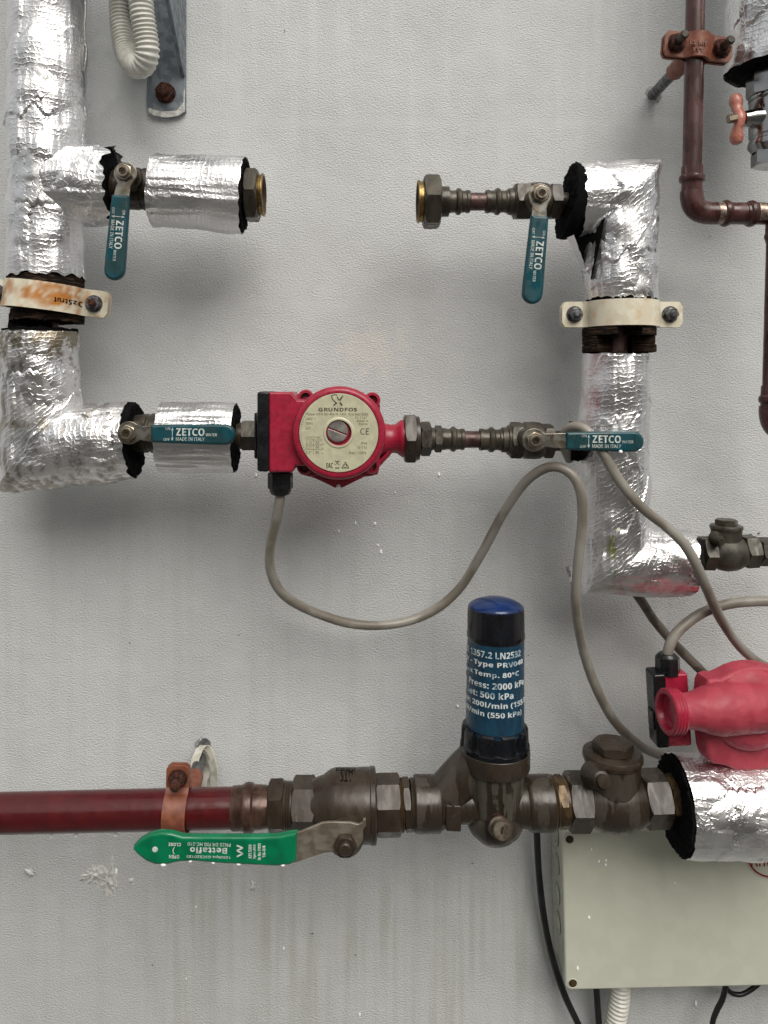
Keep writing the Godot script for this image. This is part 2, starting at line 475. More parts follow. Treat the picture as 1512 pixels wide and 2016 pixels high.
# pipe clamp of two bent halves bolted together and held off the wall: at = pipe centre, side = along the ears, up = pipe direction
func clamp_halves(parent: Node3D, at: Vector3, side: Vector3, up: Vector3, r: float, ear: float, wid: float, th: float, m_band: Material, gap := 0.0016, ear_z := 0.0, tintf = null) -> void:
	var f := side.cross(up).normalized(); r *= rk(at, at + up)
	if f.z < 0: f = -f
	for half in 2:
		var sg := 1.0 if half == 0 else -1.0
		var pts: Array = []
		var e0 := gap + th * 0.5
		var rr := r + th * 0.5
		pts.push_back(Vector2(-(rr + ear), e0))
		for k in 8: pts.push_back(Vector2(-(rr + ear * (1 - (k + 1) / 9.0)), e0))
		var a0 := asin(clampf((e0 + 0.004) / rr, 0, 0.9))
		for k in 33:
			var a := lerpf(PI - a0, a0, k / 32.0)
			pts.push_back(Vector2(cos(a) * rr, sin(a) * rr))
		for k in 8: pts.push_back(Vector2(rr + ear * (k + 1) / 9.0, e0))
		pts.push_back(Vector2(rr + ear, e0))
		var q := PackedVector3Array()
		for e in pts: q.push_back(at + side * e.x + f * (e.y * sg + ear_z))
		var mb := Mb.new(); mb.tint = tintf
		mb.strap(q, up * wid, th, 0.004)
		part(parent, "clamp_half", mb, m_band)

# lever handle of a small ball valve: nut at, xdir = along the lever; u = metres per measured unit there
func lever(valve: Node3D, at: Vector3, xdir: Vector3, u: float, arm_to: float, g0: float, g1: float, worn := false) -> void:
	var xf := facing(at, xdir)
	var a := Mb.new()
	var pl: Array = []
	for k in 19:
		var t := deg_to_rad(50 + 260.0 * k / 18.0)
		pl.push_back([cos(t) * 23, sin(t) * 23])
	pl.push_back([22, -13]); pl.push_back([arm_to * 0.6, -14]); pl.push_back([arm_to + 14, -16]); pl.push_back([arm_to + 14, 16]); pl.push_back([arm_to * 0.6, 14]); pl.push_back([22, 13])
	var from := 0
	a.plate(outline(pl, u), 0.0026, 0.0005, xf)
	var inv := xf.affine_inverse()
	a.warp(from, func(q: Vector3) -> Vector3:
		var l := inv * q
		l.z += 0.007 * smoothstep(16 * u, 42 * u, l.x)
		return xf * l)
	var arm := part(valve, "lever", a, mats.steel)
	# grip: long capsule dipped in plastic
	var w := 18.5 * u; var g := PackedVector2Array()
	var x0 := g0 * u; var x1 := g1 * u
	g.push_back(Vector2(x0, w * 0.93)); g.push_back(Vector2(x0, -w * 0.93))
	for k in 5: g.push_back(Vector2(lerpf(x0, x1 - w * 1.1, (k + 1) / 6.0), -w * (0.95 + 0.03 * (k + 1))))
	for k in 15:
		var t := -PI / 2 + PI * k / 14.0
		g.push_back(Vector2(x1 - w * 1.1 + cos(t) * w * 1.1, sin(t) * w * 1.1))
	for k in 5: g.push_back(Vector2(lerpf(x0, x1 - w * 1.1, (5 - k) / 6.0), w * (0.95 + 0.03 * (5 - k))))
	var gx := xf.translated_local(Vector3(0, 0, 0.0045))
	var gb := Mb.new(); gb.plate(g, 0.0075, 0.0028, gx, 4)
	part(arm, "grip", gb, mats.teal)
	var t := Mb.new(); var tx := xf.translated_local(Vector3(0, 0, 0.0121))
	var put := func(s: String, cx: float, cy: float, ww: float, hh: float, bold: bool) -> void:
		letters(t, s, ww * u, hh * u, tx.translated_local(Vector3(cx * u, cy * u, 0)), bold)
	var o := g0 - 48
	put.call("ON", 82 + o, 10.5, 9, 5, false); put.call("OFF", 80 + o, -10.5, 12, 5, false)
	bar(t, Vector2(91 + o, -9) * u, Vector2(91 + o, 9) * u, 0.9 * u, tx)
	for sg in [-1.0, 1.0]:
		t.plate(PackedVector2Array([Vector2(91 + o, 13 * sg) * u, Vector2(88.8 + o, 7 * sg) * u, Vector2(93.2 + o, 7 * sg) * u]), 0.0003, 0.00002, tx.translated_local(Vector3(0, 0, -0.00015)), 1)
	put.call("ZETCO", 126 + o, 4.5, 55, 14.5, true); put.call("WATER", 167 + o, -0.5, 22, 5.5, false); put.call("MADE IN ITALY", 126 + o, -9.2, 56, 6.6, false)
	part(arm, "lettering", t, mats.print_white)
	# nut on the spindle
	var nb := Mb.new(); var nf := frame(xf * Vector3(0, 0, 0.0024), xf * Vector3(0, 0, 0.02))
	nb.nut(0, 0.0062, 17 * u, nf, 6, 0.4)
	nb.lathe([Vector2(0.004, 11.5 * u), Vector2(0.0085, 11.5 * u), Vector2(0.0092, 10 * u), Vector2(0.0092, 7 * u), Vector2(0.0072, 6.5 * u), Vector2(0.0072, 0)], nf, 24)
	var ln := part(valve, "lever_nut", nb, mats.nut_zinc)
	var sb := Mb.new(); sb.lathe([Vector2(0.0070, 6 * u), Vector2(0.0084, 5.6 * u), Vector2(0.0084, 3 * u), Vector2(0.0076, 2 * u), Vector2(0.0076, 0)], nf, 18)
	part(ln, "spindle_end", sb, mats.bronze_dark)

# ---------------------------------------------------------------- scene
const ZR := 0.09     # depth of the pipe axes of the upper rows and columns
const ZB := 0.115    # depth of the big lower run

func _ready() -> void:
	# camera, sky, sun, exposure
	var cam := Camera3D.new(); cam.name = "camera"
	cam.projection = Camera3D.PROJECTION_FRUSTUM
	cam.near = 0.05; cam.far = 200.0
	cam.size = 0.05 * 2016.0 / FOC
	cam.frustum_offset = Vector2(56.0, -248.0) / FOC * 0.05
	cam.position = Vector3(0, HGT, EYE)
	add_child(cam); cam.current = true

	var env := Environment.new()
	env.background_mode = Environment.BG_SKY
	var sm := ProceduralSkyMaterial.new()
	sm.sky_top_color = Color(0.92, 0.93, 0.935); sm.sky_horizon_color = Color(0.62, 0.63, 0.64); sm.sky_curve = 0.25
	sm.ground_horizon_color = Color(0.36, 0.36, 0.35); sm.ground_bottom_color = Color(0.26, 0.26, 0.25)
	sm.sky_energy_multiplier = 0.65
	var sky := Sky.new(); sky.sky_material = sm; env.sky = sky
	env.tonemap_mode = Environment.TONE_MAPPER_LINEAR
	env.tonemap_exposure = 1.95
	env.sdfgi_enabled = true; env.ssao_enabled = true; env.ssil_enabled = true
	var we := WorldEnvironment.new(); we.name = "environment"; we.environment = env; add_child(we)

	var sun := DirectionalLight3D.new(); sun.name = "sun"
	sun.light_energy = 0.45; sun.light_angular_distance = 42.0; sun.light_color = Color(1.0, 0.98, 0.95); sun.shadow_enabled = true
	sun.look_at_from_position(Vector3(0.35, 1.1, 1.0), Vector3.ZERO, Vector3(0, 0, 1)); add_child(sun)

	nz.frequency = 1.0; nz.seed = 11; nz.noise_type = FastNoiseLite.TYPE_SIMPLEX_SMOOTH; nz.fractal_type = FastNoiseLite.FRACTAL_NONE
	nz2.frequency = 1.0; nz2.seed = 29; nz2.noise_type = FastNoiseLite.TYPE_SIMPLEX_SMOOTH; nz2.fractal_type = FastNoiseLite.FRACTAL_NONE
	nzc.frequency = 1.0; nzc.seed = 5; nzc.noise_type = FastNoiseLite.TYPE_CELLULAR; nzc.cellular_return_type = FastNoiseLite.RETURN_DISTANCE; nzc.fractal_type = FastNoiseLite.FRACTAL_NONE
	font_bold = SystemFont.new(); font_bold.font_names = PackedStringArray(["Droid Sans"]); font_bold.font_weight = 700
	font_plain = SystemFont.new(); font_plain.font_names = PackedStringArray(["Droid Sans"])
	make_materials()
	print("materials"); build_setting()
	print("setting"); build_left_column()
	build_right_column()
	print("columns"); build_upper_row(); build_middle_row(); build_pump()
	print("rows"); build_lower_run(); build_reducing_valve(); build_check_valves()
	build_loose_pump(); build_enclosure(); build_top_corner(); build_bracket(); build_cables()
	print("fittings"); build_drops()

func make_materials() -> void:
	noise_a = make_noise(3, 0.012, 5, 256); noise_b = make_noise(8, 0.03, 4, 256); noise_c = make_noise(17, 0.06, 3, 256)
	bump_tex = ImageTexture.create_from_image(make_noise(5, 0.05, 4, 256))
	var L := func(r: float, g: float, b: float) -> Color: return Color(r / 255.0, g / 255.0, b / 255.0).srgb_to_linear()
	mat("bronze", L.call(58, 53, 45), L.call(76, 71, 61), 0.4, 0.3, {"sc": Vector3(14, 9, 14), "rv": Vector2(0.26, 0.48), "lo": 0.3, "hi": 0.7, "bump": 0.015})
	mat("bronze_dark", L.call(48, 39.5, 31), L.call(59, 50.5, 41), 0.4, 0.08, {"sc": Vector3(10, 6, 10), "rv": Vector2(0.24, 0.44), "lo": 0.3, "hi": 0.7, "bump": 0.012})
	mat("bronze_grey", L.call(58, 55, 48), L.call(76, 72, 63), 0.5, 0.3, {"sc": Vector3(14, 10, 14), "rv": Vector2(0.32, 0.55), "lo": 0.3, "hi": 0.7, "bump": 0.02})
	mat("brass", L.call(150, 126, 80), L.call(116, 96, 62), 0.28, 0.9, {"sc": Vector3(20, 20, 20), "rv": Vector2(0.2, 0.45)})
	mat("brass_dull", L.call(88, 70, 44), L.call(58, 48, 36), 0.4, 0.4, {"sc": Vector3(20, 12, 20), "rv": Vector2(0.3, 0.5)})
	mat("copper_brown", L.call(66, 48, 45), L.call(92, 70, 66), 0.4, 0.4, {"sc": Vector3(16, 12, 16), "rv": Vector2(0.25, 0.45)})
	mat("pipe_brown", L.call(60, 32, 30), L.call(80, 50, 47), 0.3, 0.0, {"sc": Vector3(9, 4, 9), "rv": Vector2(0.14, 0.42), "lo": 0.48, "hi": 0.58})
	mat("pipe_red", L.call(80, 21, 24), L.call(72, 20, 23), 0.2, 0.0, {"sc": Vector3(10, 10, 10), "rv": Vector2(0.14, 0.26)})
	mat("terracotta", L.call(130, 77, 57), L.call(114, 64, 47), 0.5, 0.0, {"sc": Vector3(18, 18, 18), "rv": Vector2(0.35, 0.6)})
	mat("rusty", L.call(84, 42, 26), L.call(38, 22, 18), 0.85, 0.1, {"sc": Vector3(60, 60, 60), "bump": 0.05})
	mat("zinc", L.call(120, 122, 124), L.call(84, 84, 84), 0.45, 0.7, {"sc": Vector3(40, 40, 40), "rv": Vector2(0.3, 0.55)})
	mat("nut_zinc", L.call(158, 150, 136), L.call(134, 124, 108), 0.35, 0.85, {"sc": Vector3(20, 20, 20), "rv": Vector2(0.22, 0.42), "lo": 0.3, "hi": 0.7})
	mat("steel", L.call(152, 150, 142), L.call(128, 116, 100), 0.3, 0.85, {"sc": Vector3(14, 14, 14), "rv": Vector2(0.2, 0.4), "lo": 0.45, "hi": 0.75})
	mat("steel_worn", L.call(140, 133, 122), L.call(118, 108, 95), 0.5, 0.5, {"sc": Vector3(12, 16, 12), "rv": Vector2(0.35, 0.55), "bump": 0.02})
	mat("chrome", L.call(168, 168, 168), L.call(150, 150, 150), 0.1, 1.0, {"rv": Vector2(0.08, 0.18)})
	mat("teal", L.call(12, 70, 80), L.call(30, 62, 66), 0.32, 0.0, {"sc": Vector3(9, 6, 9), "rv": Vector2(0.22, 0.42), "lo": 0.45, "hi": 0.75})
	mat("green", L.call(0, 118, 78), L.call(0, 104, 68), 0.22, 0.0, {"sc": Vector3(9, 9, 9), "rv": Vector2(0.14, 0.26)})
	mat("print_white", L.call(214, 218, 214), L.call(180, 188, 186), 0.5, 0.0, {"sc": Vector3(40, 40, 40)})
	mat("print_faded", L.call(206, 214, 216), L.call(132, 156, 166), 0.5, 0.0, {"sc": Vector3(16, 16, 16), "lo": 0.52, "hi": 0.75})
	mat("print_dark", L.call(62, 60, 50), L.call(104, 102, 86), 0.5, 0.0, {"sc": Vector3(60, 60, 60), "lo": 0.45, "hi": 0.75})
	mat("print_faint", L.call(112, 112, 92), L.call(146, 146, 122), 0.5, 0.0, {"sc": Vector3(90, 90, 90), "lo": 0.4, "hi": 0.7})
	mat("pump_red", L.call(160, 32, 58), L.call(148, 30, 54), 0.33, 0.0, {"sc": Vector3(20, 20, 20), "rv": Vector2(0.26, 0.4)})
	mat("cast_red", L.call(168, 60, 75), L.call(156, 50, 66), 0.6, 0.0, {"sc": Vector3(10, 10, 10), "rv": Vector2(0.5, 0.68), "bump": 0.018})
	mat("black_plastic", L.call(16, 17, 20), L.call(24, 25, 28), 0.28, 0.0, {"rv": Vector2(0.2, 0.4)})
	mat("plate", L.call(200, 197, 168), L.call(190, 188, 162), 0.42, 0.15, {"sc": Vector3(20, 20, 20), "rv": Vector2(0.34, 0.5)})
	mat("foam", L.call(14, 14, 16), L.call(30, 30, 33), 0.95, 0.0, {"sc": Vector3(120, 120, 120), "bump": 0.16, "spec": 0.25})
	mat("char_wood", L.call(32, 26, 22), L.call(74, 58, 46), 0.9, 0.0, {"sc": Vector3(12, 90, 12), "bump": 0.12, "lo": 0.45, "hi": 0.75, "spec": 0.25})
	mat("cream", L.call(226, 220, 200), L.call(214, 206, 184), 0.3, 0.0, {"sc": Vector3(16, 16, 16), "rv": Vector2(0.22, 0.4), "vc": true})
	mat("cable_grey", L.call(142, 138, 130), L.call(112, 105, 95), 0.42, 0.0, {"sc": Vector3(4, 4, 4), "rv": Vector2(0.3, 0.5), "lo": 0.35, "hi": 0.75})
	mat("cable_black", L.call(18, 18, 19), L.call(30, 30, 30), 0.35)
	mat("conduit", L.call(212, 211, 203), L.call(196, 195, 187), 0.4, 0.0, {"sc": Vector3(20, 20, 20)})
	mat("box", L.call(200, 202, 187), L.call(196, 198, 183), 0.2, 0.0, {"sc": Vector3(8, 8, 8), "rv": Vector2(0.16, 0.26)})
	mat("galvanised", L.call(128, 136, 142), L.call(104, 112, 120), 0.5, 0.55, {"sc": Vector3(16, 16, 16), "rv": Vector2(0.4, 0.6)})
	mat("paint_white", L.call(206, 206, 200), L.call(176, 178, 176), 0.7, 0.0, {"sc": Vector3(40, 40, 40), "bump": 0.06})
	mat("filler", L.call(232, 233, 230), L.call(214, 215, 212), 0.75, 0.0, {"sc": Vector3(60, 60, 60), "bump": 0.1})
	mat("handle_red", L.call(198, 132, 116), L.call(180, 102, 88), 0.38, 0.0, {"sc": Vector3(30, 30, 30), "coat": 0.4, "lo": 0.4, "hi": 0.7})
	mat("cap_blue", L.call(20, 46, 96), L.call(16, 38, 80), 0.14, 0.0, {"rv": Vector2(0.1, 0.2)})
	mat("cap_black", L.call(12, 13, 17), L.call(18, 20, 26), 0.2, 0.0, {"rv": Vector2(0.12, 0.28), "sc": Vector3(20, 6, 20)})
	mat("label_blue", L.call(24, 62, 84), L.call(22, 54, 74), 0.3, 0.0, {"sc": Vector3(18, 8, 18), "rv": Vector2(0.22, 0.4)})
	mat("rag", L.call(214, 212, 202), L.call(186, 182, 168), 0.8, 0.0, {"sc": Vector3(20, 20, 20)})
	mat("red_print", L.call(150, 18, 30), L.call(130, 16, 26), 0.4)
	mat("clear_ring", L.call(186, 188, 172), L.call(180, 182, 166), 0.15)
	mat("chip", L.call(92, 90, 84), L.call(66, 64, 60), 0.9)
	mat("chrome_dull", L.call(158, 156, 150), L.call(130, 128, 122), 0.3, 0.7, {"rv": Vector2(0.3, 0.5)})
	mat("copper_dark", L.call(62, 42, 35), L.call(84, 62, 52), 0.3, 0.35, {"sc": Vector3(14, 8, 14), "rv": Vector2(0.18, 0.38)})
	mat("bronze_wet", L.call(46, 38, 30), L.call(66, 60, 53), 0.35, 0.06, {"sc": Vector3(12, 4, 12), "rv": Vector2(0.2, 0.42), "lo": 0.5, "hi": 0.57, "bump": 0.01})
	mat("bronze_streak", L.call(42, 36, 27), L.call(76, 72, 63), 0.35, 0.06, {"sc": Vector3(26, 4, 26), "rv": Vector2(0.22, 0.42), "lo": 0.46, "hi": 0.52, "bump": 0.01})
	mat("plug", L.call(112, 104, 92), L.call(86, 76, 64), 0.4, 0.6, {"sc": Vector3(20, 20, 20), "rv": Vector2(0.3, 0.5)})
	mat("sticker", L.call(158, 146, 132), L.call(118, 100, 92), 0.3, 0.7, {"sc": Vector3(50, 50, 50), "rv": Vector2(0.2, 0.45)})
	mat("cable_dirty", L.call(112, 106, 96), L.call(84, 78, 68), 0.5, 0.0, {"sc": Vector3(13, 13, 13)})
	# aluminium foil: scrim threads and fine crinkles
	var N := 1024
	var fa := make_noise(41, 0.012, 3, N).get_data(); var fb := make_noise(42, 0.02, 3, N).get_data(); var fc := make_noise(43, 0.009, 2, N).get_data()
	var hd := PackedByteArray(); hd.resize(N * N)
	for y in N:
		for x in N:
			var k := y * N + x
			var a := fa[k] / 255.0; var b := fb[k] / 255.0; var e := fc[k] / 255.0
			var cx := absf(fposmod((x + (a - 0.5) * 26.0) / N * 58.0, 1.0) - 0.5); var cy := absf(fposmod((y + (b - 0.5) * 20.0) / N * 46.0, 1.0) - 0.5)
			var scrim := maxf(smoothstep(0.26, 0.0, cx) * 0.7, smoothstep(0.26, 0.0, cy))
			var weave := smoothstep(0.3, 0.55, e)
			var fold := (0.9 * maxf(0.0, 1.0 - absf(a - 0.5) * 24.0) + 0.6 * maxf(0.0, 1.0 - absf(b - 0.52) * 22.0)) * (0.12 + 0.88 * (1.0 - smoothstep(0.34, 0.5, e)))
			hd[k] = int(clampf(0.2 + 0.40 * scrim * (0.4 + 0.6 * weave) + 0.16 * fold + 0.25 * (e - 0.5), 0.0, 1.0) * 255)
	var ft := ImageTexture.create_from_image(Image.create_from_data(N, N, false, Image.FORMAT_L8, hd))
	for key in ["foil", "foil_dirty"]:
		var m := StandardMaterial3D.new(); m.resource_name = key
		m.albedo_color = Color(0.93, 0.93, 0.935); m.metallic = 1.0
		m.roughness = 1.0; m.roughness_texture = grey(noise_a, 0.28, 0.42)
		m.uv1_scale = Vector3(1 / 0.23, 1 / 0.23, 1)
		m.heightmap_enabled = true; m.heightmap_texture = ft; m.heightmap_scale = 0.065
		m.vertex_color_use_as_albedo = key == "foil_dirty"
		mats[key] = m
	# plain foil tape: folds without the weave
	var tf := PackedByteArray(); tf.resize(512 * 512)
	var ta := make_noise(51, 0.016, 3, 512).get_data(); var tb := make_noise(52, 0.03, 2, 512).get_data()
	for k in 512 * 512:
		var x := ta[k] / 255.0; var y := tb[k] / 255.0
		tf[k] = int(clampf(0.3 + 0.35 * maxf(0.0, 1.0 - absf(x - 0.5) * 16.0) + 0.06 * maxf(0.0, 1.0 - absf(y - 0.5) * 14.0) + 0.3 * (x - 0.5), 0, 1) * 255)
	var tt := ImageTexture.create_from_image(Image.create_from_data(512, 512, false, Image.FORMAT_L8, tf))
	var tm := StandardMaterial3D.new(); tm.resource_name = "foil_tape"
	tm.albedo_color = Color(0.93, 0.93, 0.935); tm.metallic = 1.0; tm.roughness = 1.0; tm.roughness_texture = grey(noise_a, 0.24, 0.38)
	tm.uv1_scale = Vector3(1 / 0.12, 1 / 0.12, 1); tm.heightmap_enabled = true; tm.heightmap_texture = tt; tm.heightmap_scale = 0.06
	mats["foil_tape"] = tm
	# water
	var wm := StandardMaterial3D.new(); wm.resource_name = "water"
	wm.albedo_color = Color(1, 1, 1, 1); wm.roughness = 0.1; wm.refraction_enabled = true; wm.refraction_scale = 0.033
	mats["water"] = wm

func wall_tint(q: Vector3) -> Color:
	var X := q.x / S(0) + 700.0; var Y := 760.0 - (q.y - HGT) / S(0)
	var c := Vector3(0.564, 0.58, 0.585)
	c *= 1.0 + 0.02 * nz.get_noise_2d(q.x * 5.0, q.y * 5.0) + 0.02 * nz2.get_noise_2d(q.x * 30.0, q.y * 22.0)
	# rain streaks under the lower run
	var st := nz.get_noise_2d(q.x * 85.0, q.y * 2.6) + 0.6 * nz2.get_noise_2d(q.x * 190.0, q.y * 4.0)
	var msk := smoothstep(1680, 1760, Y + 40 * nz.get_noise_1d(q.x * 60.0)) * smoothstep(180, 420, X) * smoothstep(1130, 1000, X)
	c *= Vector3.ONE - Vector3(0.09, 0.095, 0.13) * smoothstep(-0.25, 0.6, st) * msk * (0.5 + 0.8 * smoothstep(-0.4, 0.4, nz.get_noise_2d(q.x * 11.0, q.y * 5.0)))
	# faint runs elsewhere
	c *= Vector3.ONE + Vector3(1, 1, 1) * 0.05 * smoothstep(0.3, 0.6, nz2.get_noise_2d(q.x * 60.0, q.y * 2.0)) * smoothstep(500, 0, Y)
	c *= Vector3.ONE - Vector3(0.035, 0.038, 0.05) * smoothstep(0.1, 0.6, nz.get_noise_2d(q.x * 55.0 + 9.0, q.y * 1.3)) * smoothstep(820, 1200, Y)
	# old cream patch above the pump and touched-up paint by the bracket
	var pt := smoothstep(1.0, 0.5, Vector2((X - 735) / 85.0, (Y - 690) / 55.0).length() + 0.5 * nz.get_noise_2d(q.x * 50.0, q.y * 50.0))
	c = c.lerp(Vector3(0.66, 0.645, 0.60), 0.5 * pt)
	var pb := smoothstep(1.0, 0.75, Vector2((X - 190) / 50.0, (Y - 140) / 85.0).length() + 0.4 * nz.get_noise_2d(q.x * 40.0, q.y * 40.0))
	c = c.lerp(Vector3(0.69, 0.70, 0.69), 0.5 * pb)
	return Color(c.x, c.y, c.z)

func build_setting() -> void:
	# ground: wet concrete apron
	var g := Mb.new()
	var gp := PackedVector3Array(); var gu := PackedVector2Array()
	for j in 2:
		for i in 2:
			var q := Vector3(-60 + 120 * i, 0, -60 + 120 * j); gp.push_back(q); gu.push_back(Vector2(q.x, q.z))
	g.grid(gp, gu, 2, 2, false, PackedVector3Array(), Vector3.UP)
	var gm := mat("concrete", Color(0.17, 0.17, 0.16), Color(0.24, 0.235, 0.22), 0.8, 0.0, {"sc": Vector3(1.3, 1.3, 1.3)})
	var go := part(self, "ground", g, gm); go.set_meta("kind", "structure")
	# the boundary wall across the passage, behind the viewer
	var bw := thing("boundary_wall", "weathered grey boundary wall across the passage behind the viewer", "wall", Vector3(0, 0, 2.5))
	var bm := Mb.new(); bm.plate(rrect(11.0, 2.16, 0.01, 1), 0.2, 0.004, Transform3D(Basis(), Vector3(0, 1.07, 2.4)), 1)
	part(bw, "wall_face", bm, mat("grey_block", Color(0.24, 0.225, 0.21), Color(0.32, 0.30, 0.28), 0.9, 0.0, {"sc": Vector3(3, 9, 3)}))
	# the wall: fine grid where it is seen, carried on to all sides; 0.2 m thick
	var xs := PackedFloat32Array([-5.0, -2.0, -0.9]); var ys := PackedFloat32Array([-0.05, 0.2])
	for k in 341: xs.push_back(-0.5 + k * 0.003)
	xs.append_array(PackedFloat32Array([0.95, 2.0, 5.0]))
	for k in 421: ys.push_back(0.66 + k * 0.003)
	ys.append_array(PackedFloat32Array([2.2, 3.0]))
	var w := Mb.new(); w.tint = wall_tint
	var wp := PackedVector3Array(); var wu := PackedVector2Array()
	for y in ys:
		for x in xs:
			var z := 0.0012 * nz.get_noise_2d(x * 7.0, y * 7.0) + 0.00015 * nz2.get_noise_2d(x * 38.0, y * 38.0) - 0.001
			wp.push_back(Vector3(x, y, z)); wu.push_back(Vector2(x * 0.68, y))
	w.grid(wp, wu, ys.size(), xs.size(), false, PackedVector3Array(), Vector3(0, 0, 1))
	w.quad(Vector3(-5, 3, 0), Vector3(5, 3, 0), Vector3(5, 3, -0.2), Vector3(-5, 3, -0.2), Vector3.UP)
	w.quad(Vector3(-5, 0, -0.2), Vector3(5, 0, -0.2), Vector3(5, 3, -0.2), Vector3(-5, 3, -0.2), Vector3(0, 0, -1))
	var ia := make_noise(61, 0.085, 2, 1024); var ib := make_noise(62, 0.16, 2, 1024)
	var da := ia.get_data(); var db := ib.get_data()
	for k in da.size(): da[k] = int(clampf((da[k] * 0.55 + db[k] * 0.45), 0, 255))
	var wt := ImageTexture.create_from_image(Image.create_from_data(1024, 1024, false, Image.FORMAT_L8, da))
	var wm := StandardMaterial3D.new(); wm.resource_name = "render_paint"
	wm.vertex_color_use_as_albedo = true; wm.roughness = 0.62
	wm.uv1_scale = Vector3(1 / 0.2, 1 / 0.2, 1); wm.heightmap_enabled = true; wm.heightmap_texture = wt; wm.heightmap_scale = 0.11
	var wall := thing("rendered_wall", "light grey painted wall with rough sanded render behind all the pipes", "wall", Vector3(0, 0, -0.1))
	part(wall, "render_face", w, wm)
	# lumps of white filler below the red pipe
	for e in [[188, 1722, 26, 20, 3.0], [215, 1735, 22, 34, 5.0], [58, 1717, 9, 7, 1.0], [498, 1745, 6, 9, 2.0], [258, 1736, 7, 9, 8.0]]:
		var b := Mb.new(); var c := P(e[0], e[1], 0.0); var p := PackedVector3Array(); var u := PackedVector2Array()
		for r in 15:
			for s in 41:
				var a := TAU * (s % 40) / 40.0; var f := r / 14.0
				var rr := f * (1.0 + 0.55 * nz.get_noise_2d(cos(a) * 2.0 + e[4] * 3.0, sin(a) * 2.0) + 0.3 * nz2.get_noise_2d(cos(a) * 6.0 + e[4], sin(a) * 6.0))
				var q := c + Vector3(cos(a) * e[2] * rr, sin(a) * e[3] * rr, 0) * S(0)
				q.z = 0.0022 * (1 - f * f) * (0.7 + 0.9 * nz2.get_noise_3dv(q * 160.0)) - 0.0008 * f
				p.push_back(q); u.push_back(Vector2(q.x, q.y))
		b.grid(p, u, 15, 41, true, PackedVector3Array(), Vector3(0, 0, 1))
		part(wall, "filler_patch", b, mats.filler)

	# small dark chips where paint has come away
	var cr := RandomNumberGenerator.new(); cr.seed = 31
	for e in [[1478, 1052, 5], [1486, 1060, 4], [1494, 1050, 5], [1502, 1062, 4], [615, 1838, 4], [1398, 466, 3], [930, 1700, 3], [300, 1900, 3], [560, 60, 3], [1040, 1290, 3], [470, 1250, 3], [700, 1880, 3], [255, 1265, 3], [1284, 178, 5], [1290, 196, 4]]:
		var b := Mb.new(); var q := P(e[0], e[1], 0.0)
		var ol := PackedVector2Array()
		for k in 9: ol.push_back(Vector2(cos(TAU * k / 9), sin(TAU * k / 9) * 0.7) * e[2] * 0.5 * cr.randf_range(0.6, 1.1) * S(0))
		b.plate(ol, 0.001, 0.0001, Transform3D(Basis(), q - Vector3(0, 0, 0.0007)), 1)
		part(wall, "paint_chip", b, mats.chip)

# ---------------------------------------------------------------- left column
func rust_left(q: Vector3) -> Color:
	var X := q.x / S(0.128) + 700.0; var Y := 760.0 - (q.y - HGT) / S(0.128)
	var f := smoothstep(1.0, 0.15, Vector2((X - 100) / 70.0, (Y - 580) / 30.0).length() + 0.55 * nz.get_noise_3dv(q * 90.0) + 0.3 * nz2.get_noise_3dv(q * 300.0))
	f = maxf(f, 0.8 * smoothstep(0.35, 0.9, nz.get_noise_3dv(q * 70.0) + 0.35 * smoothstep(150, 200, X) + 0.5 * smoothstep(30, 0, X)))
	return Color.WHITE.lerp(Color(0.66, 0.26, 0.035), clampf(f, 0, 1) * 0.95)

func rust_right(q: Vector3) -> Color:
	var X := q.x / S(0.1) + 700.0
	var f := smoothstep(0.3, 0.75, nz.get_noise_3dv(q * 60.0) + 0.2 * nz2.get_noise_3dv(q * 250.0)) * 0.5
	f = maxf(f, smoothstep(1108, 1100, X))
	return Color.WHITE.lerp(Color(0.66, 0.33, 0.08), clampf(f, 0, 1) * 0.75)

func dirt_left(q: Vector3) -> Color:
	var X := q.x / S(0.125) + 700.0; var Y := 760.0 - (q.y - HGT) / S(0.125)
	var g := nz.get_noise_3d(q.x * 120.0, q.y * 40.0, q.z * 60.0) + 0.7 * nz2.get_noise_3dv(q * 260.0)
	var f := smoothstep(0.0, 0.6, g + 0.7 * smoothstep(705, 655, Y)) * smoothstep(722, 700, Y) * smoothstep(150, 120, X)
	f = maxf(f, smoothstep(0.1, 0.8, g + 0.7 * smoothstep(925, 965, Y)) * smoothstep(895, 925, Y) * 0.8)
	f = maxf(f, smoothstep(0.35, 0.9, g + 0.6 * smoothstep(16, 2, X)) * 0.7)
	f = maxf(f, smoothstep(0.15, 0.8, g + 0.5) * smoothstep(14, 3, absf(Y - 838 - 6 * nz.get_noise_1d(X * 0.03))) * smoothstep(115, 90, X) * 0.8)
	return Color.WHITE.lerp(Color(0.24, 0.175, 0.075), f * 0.8)

